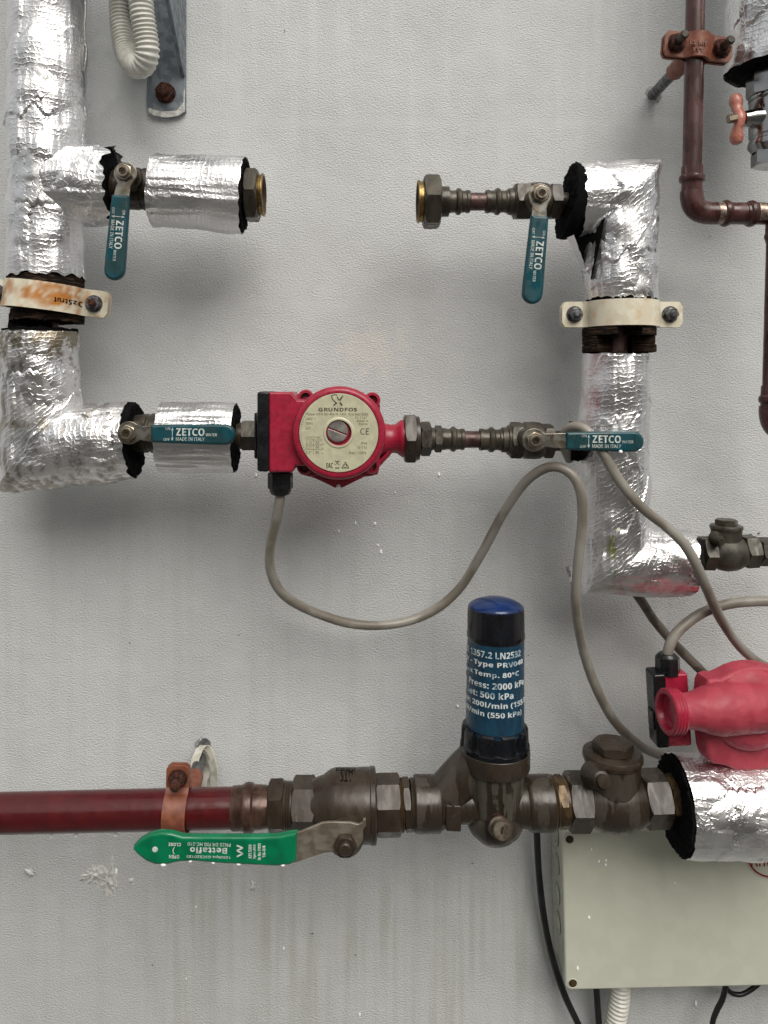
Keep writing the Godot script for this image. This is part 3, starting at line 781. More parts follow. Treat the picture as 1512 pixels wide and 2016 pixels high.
func build_left_column() -> void:
	var t := thing("insulated_pipe", "tall foil wrapped pipe at the left edge with a short side branch", "pipe", P(92, 545, ZR))
	var mb := Mb.new()
	foil(mb, [P(94, -90, ZR), P(92, 547, ZR)], 0.0385, 0.0385, {"seed": 1.0, "lump": 0.0012, "crin": 0.0013, "flute": 0.0004, "tapes": [[0.09, 0.165, 0.0007, 0.006], [0.165, 0.245, 0.0005, -0.02]], "calm": [[0.0, 0.09, 0.85], [0.262, 0.33, 0.6]], "jag1": 0.006})
	part(t, "foil_jacket", mb, mats.foil)
	mb = Mb.new(); foil(mb, [P(97, -560, ZR), P(94, -88, ZR)], 0.038, 0.038, {"seed": 19.0, "res": 0.003}); part(t, "foil_jacket", mb, mats.foil)
	mb = Mb.new(); foil(mb, [P(95, 367, ZR), P(228, 368, ZR)], 0.0388, 0.0388, {"seed": 2.0, "lump": 0.001, "crin": 0.0009, "flute": 0.0005, "jag1": 0.014, "tapes": [[0.0, 0.05, 0.0006]]})
	part(t, "branch_jacket", mb, mats.foil)
	mb = Mb.new(); foam_end(mb, P(200, 368, ZR), P(222, 368, ZR), 0.0362, 4.0, 0.003); part(t, "foam_end", mb, mats.foam)
	mb = Mb.new(); scrap(mb, P(94, -90, ZR), P(92, 547, ZR), 0.0388, 0.5, 2.3, 0.62, 0.80, 3.0, 0.0013); part(t, "tape_patch", mb, mats.foil_tape)
	mb = Mb.new(); scrap(mb, P(94, -90, ZR), P(92, 547, ZR), 0.0388, 0.2, 1.5, 0.79, 0.985, 6.0, 0.0012); part(t, "tape_patch", mb, mats.foil_tape)
	mb = Mb.new(); scrap(mb, P(94, -90, ZR), P(92, 547, ZR), 0.0386, -0.3, 3.4, 0.36, 0.49, 26.0, 0.0013); part(t, "tape_patch", mb, mats.foil_tape)
	mb = Mb.new(); scrap(mb, P(95, 367, ZR), P(228, 368, ZR), 0.0389, -0.2, 3.3, 0.3, 0.74, 27.0, 0.0012); part(t, "tape_patch", mb, mats.foil_tape)
	# exposed insulation and the pipe inside it, under the clamp
	mb = Mb.new(); foam_end(mb, P(92, 540, ZR), P(92, 566, ZR), 0.038, 9.0, 0.0012); part(t, "foam_layer", mb, mats.char_wood)
	mb = Mb.new(); foam_end(mb, P(93, 610, ZR), P(93, 634, ZR), 0.0375, 12.0, 0.0012); part(t, "foam_layer", mb, mats.char_wood)
	mb = Mb.new(); foam_end(mb, P(66, 622, ZR), P(66, 650, ZR), 0.0245, 15.0, 0.003); part(t, "foam_layer", mb, mats.foam)
	mb = Mb.new(); lx(mb, 92, 545, 92, 665, ZR, [[0, 24], [120, 24]]); part(t, "inner_pipe", mb, mats.copper_brown)

	var c := thing("pipe_clamp", "cream pipe clamp with rust stain on the left foil pipe", "clamp", P(92, 640, ZR), "cream pipe clamps")
	var side := (P(222, 605, ZR) - P(-20, 577, ZR)).normalized()
	var up := Vector3(0, 0, 1).cross(side).normalized()
	clamp_halves(c, P(94, 588, ZR), side, up, 0.0385, 0.025, 0.026, 0.0036, mats.cream, 0.0012, 0.004, rust_left)
	var at := P(96, 589, ZR)
	for sg in [-1.0, 1.0]: bolt(c, at + side * sg * 0.048 + Vector3(0, 0, 0.0095), Vector3(0.1, 0, 1), 0.0068, 0.006, 0.0035, 0.007, mats.zinc, mats.rusty)
	var sb := Mb.new(); sb.lathe([Vector2(-0.004, 0.005), Vector2(0.055, 0.005)], frame(Vector3(at.x, at.y, 0), Vector3(at.x, at.y, 1)), 16); part(c, "wall_stud", sb, mats.zinc)
	var lt := Mb.new()
	var lxf := facing(P(124, 591, 0.1305), -side)
	letters(lt, "OzStrut", 40 * S(0.13), 10 * S(0.13), lxf)
	lt.warp(0, func(q: Vector3) -> Vector3:
		var d := q - P(94, 588, ZR); var s := d.dot(side); return Vector3(q.x, q.y, ZR + 0.004 + sqrt(maxf(1e-5, 0.0395 * 0.0395 - s * s)) + 0.0003))
	part(c, "lettering", lt, mats.rusty)

	t = thing("insulated_elbow", "stained foil wrapped pipe elbow at the left edge below the rusty clamp", "pipe", P(80, 960, ZR))
	mb = Mb.new(); mb.tint = dirt_left
	foil(mb, [P(80, 655, ZR), P(82, 882, ZR), P(262, 864, ZR)], 0.0395, 0.0385, {"seed": 4.0, "lump": 0.0012, "crin": 0.0008, "flute": 0.0004, "jag0": 0.003, "jag1": 0.007, "tapes": [[0.0, 0.026, 0.0006, 0.004], [0.11, 0.175, 0.0007, 0.014]]})
	part(t, "foil_jacket", mb, mats.foil_dirty)
	mb = Mb.new(); scrap(mb, P(80, 655, ZR), P(82, 882, ZR), 0.0397, -0.2, 3.3, 0.32, 0.62, 44.0, 0.0012); part(t, "tape_patch", mb, mats.foil_tape)
	mb = Mb.new(); foam_end(mb, P(80, 676, ZR), P(80, 650, ZR), 0.0375, 21.0, 0.003); part(t, "foam_end", mb, mats.foam)
	mb = Mb.new(); foam_end(mb, P(235, 866, ZR), P(268, 866, ZR), 0.0362, 23.0, 0.0035); part(t, "foam_end", mb, mats.foam)
	mb = Mb.new(); mb.tint = dirt_left; scrap(mb, P(262, 864, ZR), P(82, 882, ZR), 0.0394, 0.75, 2.9, 0.1, 0.85, 8.0, 0.0012); part(t, "tape_patch", mb, mats.foil_dirty)

# ---------------------------------------------------------------- right column
func dirt_right(q: Vector3) -> Color:
	var X := q.x / S(0.12) + 700.0; var Y := 760.0 - (q.y - HGT) / S(0.12)
	var g := nz.get_noise_3dv(q * 50.0) + 0.5 * nz2.get_noise_3dv(q * 150.0)
	var red := smoothstep(0.0, 0.6, g + 0.35) * smoothstep(1110, 1150, Y + 0.25 * (X - 1240)) * smoothstep(1190, 1235, X)
	red = maxf(red, 0.7 * smoothstep(0.1, 0.6, g + 0.2) * smoothstep(25, 5, absf(X - 1173)) * smoothstep(90, 30, absf(Y - 770)))
	var grn := smoothstep(0.0, 0.5, g + 0.2) * smoothstep(14, 5, absf(X - 1205 + (Y - 1090) * 0.12)) * smoothstep(60, 40, absf(Y - 1085))
	var c := Color.WHITE.lerp(Color(0.72, 0.36, 0.38), red * 0.5)
	return c.lerp(Color(0.42, 0.48, 0.10), grn * 0.8)

func build_right_column() -> void:
	var t := thing("insulated_elbow", "shiny torn foil elbow above the right cream clamp", "pipe", P(1225, 590, ZR))
	var mb := Mb.new()
	foil(mb, [P(1134, 396, ZR), P(1224, 394, ZR), P(1224, 590, ZR)], 0.0375, 0.0362, {"seed": 7.0, "lump": 0.0011, "crin": 0.0012, "flute": 0.0006, "jag0": 0.004, "jag1": 0.004, "tapes": [[0.025, 0.09, 0.0009, 0.012], [0.09, 0.13, 0.0005, 0.0]]})
	part(t, "foil_jacket", mb, mats.foil)
	mb = Mb.new(); foam_end(mb, P(1137, 399, ZR), P(1115, 395.5, ZR), 0.0385, 31.0, 0.0026); part(t, "foam_end", mb, mats.foam)
	mb = Mb.new(); foam_end(mb, P(1224, 570, ZR), P(1224, 600, ZR), 0.0344, 33.0, 0.002); part(t, "foam_end", mb, mats.foam)
	mb = Mb.new(); scrap(mb, P(1224, 594, ZR), P(1224, 380, ZR), 0.0368, 0.6, 2.7, 0.40, 0.78, 12.0, 0.0018); part(t, "tape_patch", mb, mats.foil_tape)
	mb = Mb.new(); scrap(mb, P(1224, 594, ZR), P(1224, 380, ZR), 0.0364, 0.9, 2.2, 0.02, 0.40, 14.0, 0.0013); part(t, "tape_patch", mb, mats.foil_tape)
	# loose flap and dark split on the inner corner
	mb = Mb.new()
	var fp := PackedVector3Array(); var fu := PackedVector2Array()
	for i in 13:
		for j in 7:
			var f := i / 12.0; var g := j / 6.0
			var a := P(lerpf(1122, 1160, f), lerpf(470, 556, f), 0.10 - 0.012 * f); var b := P(lerpf(1192, 1166, f), lerpf(428, 548, f), 0.122 - 0.01 * f)
			var q := a.lerp(b, g); q.z += 0.003 * nz.get_noise_3dv(q * 80.0) - 0.012 * sin(g * PI)
			fp.push_back(q); fu.push_back(Vector2(q.x, q.y))
	mb.grid(fp, fu, 13, 7, false, PackedVector3Array(), Vector3(0, 0, 1)); part(t, "foam_split", mb, mats.foam)
	mb = Mb.new()
	fp.clear(); fu.clear()
	for i in 13:
		for j in 4:
			var f := i / 12.0; var g := j / 3.0
			var q := P(lerpf(1116, 1158, f) + g * lerpf(14, 3, f), lerpf(468, 556, f) - g * 6, 0.1 + 0.012 * g - 0.012 * f)
			q.z += 0.002 * nz.get_noise_3dv(q * 120.0); fp.push_back(q); fu.push_back(Vector2(q.x, q.y))
	mb.grid(fp, fu, 13, 4, false, PackedVector3Array(), Vector3(0, 0, 1)); part(t, "foil_flap", mb, mats.foil)

	var c := thing("pipe_clamp", "clean cream pipe clamp on the right foil pipe", "clamp", P(1222, 645, ZR), "cream pipe clamps")
	clamp_halves(c, P(1222, 620, ZR), Vector3(1, 0, 0), Vector3(0, 1, 0), 0.0345, 0.0245, 0.025, 0.0036, mats.cream, 0.0014, 0.0, rust_right)
	for sg in [-1.0, 1.0]: bolt(c, P(1222, 620, ZR) + Vector3(sg * 0.0468, 0, 0.0052), Vector3(0.06, 0, 1), 0.0066, 0.006, 0.0034, 0.004, mats.zinc, mats.zinc, 0.1)
	var at := P(1222, 620, ZR)
	mb = Mb.new(); mb.lathe([Vector2(-0.004, 0.005), Vector2(0.06, 0.005)], frame(Vector3(at.x, at.y, 0), Vector3(at.x, at.y, 1)), 16); part(c, "wall_stud", mb, mats.zinc)

	t = thing("insulated_pipe", "foil wrapped pipe with pink and green stains bending right below the clean clamp", "pipe", P(1210, 1165, ZR))
	mb = Mb.new(); mb.tint = dirt_right
	foil(mb, [P(1213, 698, ZR), P(1206, 1102, ZR), P(1352, 1106, ZR)], 0.0334, 0.0334, {"seed": 9.0, "lump": 0.0009, "crin": 0.0007, "flute": 0.0006, "jag0": 0.002, "jag1": 0.004, "tapes": [[0.0, 0.062, 0.0005, 0.008], [0.062, 0.1, 0.0003, 0.0], [0.165, 0.235, 0.0008, 0.03]]})
	part(t, "foil_jacket", mb, mats.foil_dirty)
	mb = Mb.new(); foam_end(mb, P(1330, 1106, ZR), P(1355, 1106, ZR), 0.0312, 41.0, 0.003); part(t, "foam_end", mb, mats.foam)
	mb = Mb.new(); foam_end(mb, P(1213, 722, ZR), P(1213, 698, ZR), 0.0314, 43.0, 0.002); part(t, "foam_end", mb, mats.foam)
	mb = Mb.new(); lx(mb, 1221, 560, 1214, 712, ZR, [[0, 21], [152, 21]]); part(t, "inner_pipe", mb, mats.copper_brown)
	mb = Mb.new(); mb.tint = dirt_right; scrap(mb, P(1352, 1106, ZR), P(1206, 1102, ZR), 0.0336, 0.7, 2.8, 0.08, 0.8, 17.0, 0.0016); part(t, "tape_patch", mb, mats.foil_dirty)
	for e in [[0.30, 0.345, 37.0], [0.40, 0.56, 38.0]]:
		mb = Mb.new(); scrap(mb, P(1213, 698, ZR), P(1206, 1102, ZR), 0.0336, -0.3, 3.4, e[0], e[1], e[2], 0.001); part(t, "tape_patch", mb, mats.foil_tape)
	# foil skirt poking out at the lower left
	mb = Mb.new(); fp.clear(); fu.clear()
	for i in 9:
		for j in 7:
			var f := i / 8.0; var g := j / 6.0
			var q := P(lerpf(1150, 1114 + 12 * g, f), lerpf(1105 + 55 * g, 1118 + 42 * g, f), 0.082 + 0.006 * sin(f * 3.0 + g * 2.0))
			q.z += 0.003 * nz.get_noise_3dv(q * 100.0); fp.push_back(q); fu.push_back(Vector2(q.x, q.y))
	mb.grid(fp, fu, 9, 7, false, PackedVector3Array(), Vector3(0, 0, 1)); part(t, "foil_flap", mb, mats.foil)
	# charred spacers stacked under the clamp, open at the front
	for e in [[646, 662, 0.0345, 20.0], [663, 678, 0.034, 55.0], [679, 694, 0.0345, 52.0]]:
		var poly := PackedVector2Array(); var g0 := deg_to_rad(e[3])
		for k in 25:
			var a := PI / 2 + g0 + (TAU - 2 * g0) * k / 24.0
			poly.push_back(Vector2(cos(a), sin(a)) * (e[2] + 0.0008 * sin(k * 2.3 + e[0])))
		for k in 25:
			var a := PI / 2 + g0 + (TAU - 2 * g0) * (24 - k) / 24.0
			poly.push_back(Vector2(cos(a), sin(a)) * 0.0125)
		var o := P(1218, e[1], ZR)
		mb = Mb.new(); mb.plate(poly, (e[1] - e[0]) * S(ZR), 0.0008, Transform3D(Basis(Vector3(1, 0, 0), Vector3(0, 0, 1), Vector3(0, 1, 0)), o), 2)
		part(t, "spacer_ring", mb, mats.char_wood)

# ---------------------------------------------------------------- upper row
func stem(valve: Node3D, x: float, y: float, zl: float, r: float) -> void:   # bonnet from the body out to the lever, x y measured at the lever
	var a := P(x, y, zl)
	var mb := Mb.new()
	mb.lathe([Vector2(-0.042, r * 1.25), Vector2(-0.012, r * 1.2), Vector2(-0.010, r), Vector2(-0.003, r), Vector2(-0.003, r * 0.7), Vector2(0.0005, r * 0.7), Vector2(0.0005, 0)], frame(a, a + Vector3(0, 0, 1)), 28)
	part(valve, "bonnet", mb, mats.bronze)

func union_end(called: String, label: String, xs: Array, cy: float, dir: float) -> void:   # big hex nut with a brass rim facing dir
	var t := thing(called, label, "pipe fitting", P(xs[1], cy, ZR), "brass rimmed open unions")
	var mb := Mb.new()
	nx(mb, xs[0], cy, xs[1], cy, ZR, 56, 6, 0.5)
	part(t, "hex_nut", mb, mats.bronze)
	mb = Mb.new()
	var w := absf(xs[2] - xs[1]) + 3
	lx(mb, xs[1] - dir * 3, cy - 1, xs[1] + dir * 40, cy - 1, ZR, [[0, 40], [w - 3, 41], [w - 2, 43], [w, 43], [w + 1.5, 42], [w + 1.5, 40], [w + 0.5, 39.5]], 56)
	part(t, "brass_rim", mb, mats.brass)
	mb = Mb.new(); lx(mb, xs[1] - dir * 3, cy - 1, xs[1] + dir * 40, cy - 1, ZR, [[w + 0.5, 39.7], [w - 3, 36], [w - 6, 34], [w - 20, 31], [w - 60, 30], [w - 60, 0]], 40)
	part(t, "bore", mb, mats.bronze_dark)

func sleeve(label: String, x0: float, y0: float, x1: float, y1: float, r0: float, r1: float, sd: float, o: Dictionary) -> void:
	var t := thing("foil_sleeve", label, "insulation", P((x0 + x1) / 2, (y0 + y1) / 2 + r0, ZR), "short foil sleeves")
	var mb := Mb.new(); o["seed"] = sd
	foil(mb, [P(x0, y0, ZR), P(x1, y1, ZR)], r0 * S(ZR), r1 * S(ZR), o); part(t, "foil_jacket", mb, mats.foil)
	mb = Mb.new(); foam_end(mb, P(x1 - 24, lerpf(y1, y0, 24 / (x1 - x0)), ZR), P(x1 + 1.5, y1, ZR), (r1 - 3) * S(ZR), sd * 3, 0.003); part(t, "foam_end", mb, mats.foam)
	mb = Mb.new(); foam_end(mb, P(x0 + 24, y0, ZR), P(x0 + 2, y0, ZR), (r0 - 5) * S(ZR), sd * 5, 0.001); part(t, "foam_end", mb, mats.foam)

# press coupling: two ribbed barrels with bare pipe between, x = [hex0, hex1, barrel end, pipe end, barrel end]
func press_run(t: Node3D, x: Array, y0: float, y1: float, z: float, k: float) -> void:
	var Y := func(px: float) -> float: return lerpf(y0, y1, (px - x[0]) / (x[4] - x[0]))
	var mb := Mb.new(); nx(mb, x[0], Y.call(x[0]), x[1], Y.call(x[1]), z, 29 * k, 6, 0.2); part(t, "hex_collar", mb, mats.bronze)
	for b in 2:
		var a: float = x[1] if b == 0 else x[3]; var e: float = x[2] if b == 0 else x[4]
		var L := e - a
		var prof := [[0, 20], [0, 23], [L * 0.1, 23.5], [L * 0.22, 22], [L * 0.36, 22.5], [L * 0.42, 26], [L * 0.5, 27.2], [L * 0.58, 26], [L * 0.64, 22.5], [L * 0.8, 21.5], [L * 0.86, 23], [L * 0.98, 22.6], [L, 21.5], [L, 17]]
		for q in prof: q[1] *= k
		mb = Mb.new(); lx(mb, a, Y.call(a), e, Y.call(e), z, prof, 36, 28.0); part(t, "press_barrel", mb, mats.bronze)
	mb = Mb.new(); lx(mb, x[2] - 6, Y.call(x[2]), x[3] + 6, Y.call(x[3]), z, [[0, 18 * k], [x[3] - x[2] + 12, 18 * k]]); part(t, "bare_pipe", mb, mats.copper_brown)

func build_upper_row() -> void:
	# left: valve on the branch, sleeve, open union
	var v := thing("ball_valve", "small ball valve with teal lever hanging down beside the tall left pipe", "valve", P(271, 410, ZR), "teal lever ball valves")
	var mb := Mb.new(); lx(mb, 225, 370, 310, 374, ZR, [[0, 30], [0, 36], [12, 36], [14, 40], [30, 42], [48, 42], [56, 40], [56, 37], [60, 37], [60, 42], [72, 42.5], [84, 41], [84, 0]], 48); part(v, "body", mb, mats.bronze_dark)
	stem(v, 248, 343, 0.128, 0.0095)
	lever(v, P(248, 343, 0.128), Vector3(-0.085, -1, 0), S(0.133), 47, 47, 214)
	sleeve("foil sleeve with ragged right end in the upper left, beside a brass rimmed nut", 305, 373, 481, 386, 70, 75.5, 5.0, {"lump": 0.0006, "crin": 0.0005, "flute": 0.0006, "jag1": 0.003, "tapes": [[0.0, 0.012, 0.0004]]})
	union_end("pipe_union", "open pipe end pointing right with hex nut and brass rim", [484, 510, 519], 385, 1.0)
	# right: open union, press couplings, valve
	union_end("pipe_union", "open pipe end pointing left with hex nut and brass rim", [866, 833, 823], 398, -1.0)
	var t := thing("press_coupling", "bronze press couplings between the open left pointing union and the upper right valve", "pipe fitting", P(940, 420, ZR), "ribbed press couplings")
	press_run(t, [862, 880, 925, 956, 1002], 397, 397, ZR, 1.0)
	v = thing("ball_valve", "small ball valve with teal lever hanging down left of the torn foil elbow", "valve", P(1044, 435, ZR), "teal lever ball valves")
	mb = Mb.new(); lx(mb, 1000, 397, 1110, 396, ZR, [[0, 20], [0, 26], [5, 27], [9, 27], [10, 30], [14, 31]], 36)
	lx(mb, 1000, 397, 1110, 396, ZR, [[38, 31], [46, 37], [60, 38], [74, 36], [82, 33]], 40)
	lx(mb, 1000, 397, 1140, 396, ZR, [[98, 30], [102, 22], [104, 17.5], [124, 17.5], [126, 20.5], [131, 21.5], [136, 20]], 32); part(v, "body", mb, mats.bronze)
	mb = Mb.new(); nx(mb, 1012, 397, 1042, 397, ZR, 40, 6, 0.35); part(v, "hex_end", mb, mats.bronze)
	mb = Mb.new(); nx(mb, 1080, 397, 1102, 397, ZR, 39, 6, 0.35); part(v, "hex_end", mb, mats.bronze_dark)
	stem(v, 1062, 385, 0.128, 0.0085)
	lever(v, P(1062, 385, 0.128), Vector3(-0.095, -1, 0), S(0.133), 45, 45, 218)

# ---------------------------------------------------------------- middle row
func build_middle_row() -> void:
	var v := thing("ball_valve", "small ball valve with teal lever lying level in front of the foil sleeve", "valve", P(277, 890, ZR), "teal lever ball valves")
	var mb := Mb.new(); lx(mb, 232, 853, 322, 853, ZR, [[0, 26], [4, 33], [26, 35], [48, 37], [52, 38.5], [60, 38.5], [62, 36], [66, 36], [68, 39], [80, 39], [82, 36], [82, 0]], 48); part(v, "body", mb, mats.bronze)
	stem(v, 255, 852, 0.128, 0.0085)
	lever(v, P(255, 852, 0.128), Vector3(1, -0.012, 0), S(0.133), 48, 48, 213)
	sleeve("fluted foil sleeve behind the level teal lever left of the mounted pump", 319, 859, 464, 861, 67, 67.5, 8.0, {"lump": 0.0005, "crin": 0.0003, "flute": 0.0011})
	var t := thing("pipe_nut", "dark hex nut between the fluted foil sleeve and the pump box", "pipe fitting", P(490, 885, ZR))
	mb = Mb.new(); lx(mb, 462, 858, 520, 858, ZR, [[0, 24], [8, 24], [9, 26], [16, 26]], 32); part(t, "collar", mb, mats.bronze_dark)
	mb = Mb.new(); nx(mb, 477, 857, 507, 857, ZR, 32.5, 6, 0.5); part(t, "hex_nut", mb, mats.bronze)
	t = thing("pump_union", "large dark hex nut on the right port of the mounted pump", "pipe fitting", P(810, 912, ZR))
	mb = Mb.new(); nx(mb, 795, 863, 819, 863, ZR, 52, 6, 0.5); lx(mb, 795, 863, 830, 863, ZR, [[22, 44], [30, 43], [31, 38], [31, 0]], 44); part(t, "hex_nut", mb, mats.bronze_dark)
	mb = Mb.new(); nx(mb, 827, 864, 848, 864, ZR, 34, 6, 0.1); lx(mb, 824, 864, 860, 864, ZR, [[0, 27], [3, 27]], 30); lx(mb, 848, 864, 862, 864, ZR, [[0, 24], [2, 24], [3, 22], [8, 22]], 30); part(t, "adapter", mb, mats.bronze)
	t = thing("press_coupling", "bronze press couplings between the mounted pump and the middle right valve", "pipe fitting", P(920, 885, ZR), "ribbed press couplings")
	press_run(t, [855, 870, 914, 944, 990], 864, 866, ZR, 0.93)
	v = thing("ball_valve", "small ball valve with teal lever lying across the stained foil pipe", "valve", P(1033, 903, ZR), "teal lever ball valves")
	mb = Mb.new(); lx(mb, 988, 866, 1145, 869, ZR, [[0, 22], [0, 25], [10, 25], [11, 29], [16, 30]], 36)
	lx(mb, 988, 866, 1145, 869, ZR, [[38, 32], [44, 36.5], [60, 37], [74, 36], [82, 31]], 40)
	lx(mb, 988, 866, 1145, 869, ZR, [[96, 27], [100, 20], [125, 20], [160, 20]], 32); part(v, "body", mb, mats.bronze)
	mb = Mb.new(); nx(mb, 1003, 866, 1028, 867, ZR, 37, 6, 0.3); part(v, "hex_end", mb, mats.bronze)
	mb = Mb.new(); nx(mb, 1068, 868, 1088, 868, ZR, 35, 6, 0.3); part(v, "hex_end", mb, mats.bronze)
	mb = Mb.new(); foam_end(mb, P(1150, 870, ZR), P(1122, 869, ZR), 0.019, 51.0, 0.004); part(v, "foam_collar", mb, mats.foam)
	stem(v, 1050, 866, 0.128, 0.0085)
	lever(v, P(1050, 866, 0.128), Vector3(1, -0.01, 0), S(0.133), 60, 59, 211)

# ---------------------------------------------------------------- mounted pump
func build_pump() -> void:
	var t := thing("circulation_pump", "raspberry red circulation pump with round cream rating plate, mounted in the pipe", "pump", P(667, 950, ZR))
	var zf := 0.163
	# housing flange behind the motor can, with corner lugs
	var pl: Array = []
	for k in 40:
		var a := TAU * k / 40.0
		var c := cos(a); var s := sin(a)
		var sq := 81.0 / maxf(absf(c), absf(s))
		pl.push_back([c * minf(sq, 108), s * minf(sq, 108)])
	var mb := Mb.new()
	mb.plate(outline(pl, S(0.1)), 0.014, 0.003, Transform3D(Basis(), P(668, 856, 0.088)))
	mb.lathe([Vector2(0, 0), Vector2(0, 0.030), Vector2(0.012, 0.040), Vector2(0.03, 0.044)], frame(P(668, 858, 0.06), P(668, 858, 0.06) + Vector3(0, 0, 1)), 48)
	part(t, "housing", mb, mats.pump_red)
	# motor can
	mb = Mb.new()
	var R := 92.0 * S(zf - 0.006)
	var prof: Array = [Vector2(0, R * 0.99), Vector2(0.044, R)]
	for k in 7:
		var a := PI / 2 * k / 6.0
		prof.push_back(Vector2(0.050 + 0.0062 * sin(a), R - 0.0045 + 0.0045 * cos(a)))
	prof.push_back(Vector2(0.0562, R * 0.86)); prof.push_back(Vector2(0.0545, R * 0.845)); prof.push_back(Vector2(0.0545, 0))
	mb.lathe(prof, frame(P(667, 853, zf) - Vector3(0, 0, 0.0562), P(667, 853, zf)), 96, 40.0)
	part(t, "motor_can", mb, mats.pump_red)
	# corner screws and drip lip
	for e in [[602, 783], [733, 788], [600, 918], [731, 917]]:
		var q := P(e[0], e[1], 0.104)
		mb = Mb.new(); mb.lathe([Vector2(-0.004, 0.0078), Vector2(0.002, 0.0078), Vector2(0.0034, 0.007), Vector2(0.0034, 0.005)], frame(q, q + Vector3(0, 0, 1)), 24)
		var lug := part(t, "lug", mb, mats.pump_red)
		mb = Mb.new(); mb.lathe([Vector2(0.0034, 0.005), Vector2(-0.003, 0.0048), Vector2(-0.003, 0)], frame(q, q + Vector3(0, 0, 1)), 18); part(lug, "screw_socket", mb, mats.bronze_dark)
	mb = Mb.new(); mb.plate(outline([[-80, 10], [-70, -8], [-34, -23], [-8, -36], [8, -36], [30, -25], [68, -6], [78, 10]], S(0.1)), 0.012, 0.002, Transform3D(Basis(), P(667, 922, 0.0885)))
	part(t, "drip_lip", mb, mats.pump_red)
	# rating plate
	var u := S(zf)
	var fx := facing(P(667, 852, zf - 0.0016), Vector3(1, 0, 0))
	mb = Mb.new(); mb.lathe([Vector2(0, 78 * u), Vector2(0.0012, 78 * u), Vector2(0.0016, 77 * u), Vector2(0.0016, 31 * u), Vector2(0.0024, 28.5 * u), Vector2(0.0024, 25.5 * u), Vector2(-0.002, 25 * u)], frame(fx.origin, fx * Vector3(0, 0, 1)), 96)
	var plate := part(t, "rating_plate", mb, mats.plate)
	var tx := fx.translated_local(Vector3(0, 0, 0.0017))
	var dk := Mb.new(); var ft := Mb.new()
	var put := func(m: Mb, s: String, x: float, y: float, w: float, h: float, b: bool) -> void: letters(m, s, w * u, h * u, tx.translated_local(Vector3((x - 667) * u, -(y - 852) * u, 0)), b)
	put.call(dk, "GRUNDFOS", 665, 806, 76, 7, true)
	put.call(dk, "CE", 718, 849, 17, 12, false)
	put.call(dk, "EAC", 649, 916, 13, 10, true)
	# swirl emblem: a loop crossing a stroke
	var em := func(x: float, y: float) -> Vector2: return Vector2((x - 667) * u, -(y - 852) * u)
	var loop := [[653, 780], [655, 786], [660, 791], [664, 794]]
	for k in 3: bar(dk, em.call(loop[k][0], loop[k][1]), em.call(loop[k + 1][0], loop[k + 1][1]), 1.8 * u, tx)
	for k in 5:
		var a0 := PI * (1.0 - k / 5.0 * 0.8); var a1 := PI * (1.0 - (k + 1) / 5.0 * 0.8)
		bar(dk, em.call(659 + 6 * cos(a0), 780 - 3.5 * sin(a0)), em.call(659 + 6 * cos(a1), 780 - 3.5 * sin(a1)), 1.8 * u, tx)
	bar(dk, em.call(664, 781), em.call(668, 788), 2.4 * u, tx); bar(dk, em.call(675, 779), em.call(669, 788), 3.0 * u, tx); bar(dk, em.call(662, 793), em.call(657, 798), 3.0 * u, tx); bar(dk, em.call(669, 792), em.call(674, 798), 3.0 * u, tx)
	# recycling bin and tick marks
	bar(dk, em.call(660, 921), em.call(668, 921), 2.0 * u, tx); bar(dk, em.call(660, 906), em.call(668, 915), 0.9 * u, tx); bar(dk, em.call(668, 906), em.call(660, 915), 0.9 * u, tx); bar(dk, em.call(660, 908), em.call(668, 908), 1.0 * u, tx)
	bar(dk, em.call(673, 921), em.call(687, 921), 1.2 * u, tx); bar(dk, em.call(673, 921), em.call(680, 909), 1.2 * u, tx); bar(dk, em.call(687, 921), em.call(680, 909), 1.2 * u, tx)
	for k in 8: bar(dk, em.call(680 + 3 * cos(k * PI / 4), 917 + 3 * sin(k * PI / 4)), em.call(680 + 3 * cos((k + 1) * PI / 4), 917 + 3 * sin((k + 1) * PI / 4)), 0.8 * u, tx)
	part(plate, "emblem", dk, mats.print_dark)
	for e in [["Type UPS 20-60 N 150", 642, 815.5, 78, 5], ["P/N 96913085", 706, 815.5, 38, 5], ["240V ~", 611, 824, 20, 5], ["50Hz", 609, 833, 13, 5], ["2uF", 607, 842, 10, 5], ["PC 2147", 711, 822, 24, 4.5], ["Made in", 714, 828, 22, 4.5], ["Serbia", 715, 834, 17, 4.5],
		["I1/1(A)", 608, 861, 13, 4.5], ["P1(W)", 625, 861, 11, 4.5], ["0.15", 608, 871, 11, 5], ["35", 625, 871, 7, 5], ["0.25", 608, 880, 11, 5], ["60", 625, 880, 7, 5], ["0.37", 608, 890, 11, 5], ["85", 625, 890, 7, 5], ["IP44", 717, 872, 12, 5], ["TF 110", 713, 881, 19, 5], ["Max. 1.0MPa", 704, 891, 33, 5]]:
		put.call(ft, e[0], e[1], e[2], e[3], e[4], false)
	for y in [865.5, 875.5, 884.5]: bar(ft, em.call(602, y), em.call(634, y), 0.7 * u, tx)
	bar(ft, em.call(617, 857), em.call(617, 893), 0.7 * u, tx)
	for y in [874, 883, 892]: bar(ft, em.call(634, y), em.call(637, y), 1.2 * u, tx)
	for k in 16:
		var a := PI + 0.55 - k * 0.07
		bar(ft, Vector2(cos(a), sin(a)) * 74.5 * u, Vector2(cos(a - 0.03), sin(a - 0.03)) * 74.5 * u, 1.2 * u, tx)
	part(plate, "small_print", ft, mats.print_faint)
	# vent screw in the middle
	mb = Mb.new(); var vf := frame(P(665, 849, zf - 0.002), P(665, 849, zf - 0.002) + Vector3(0, 0, 1))
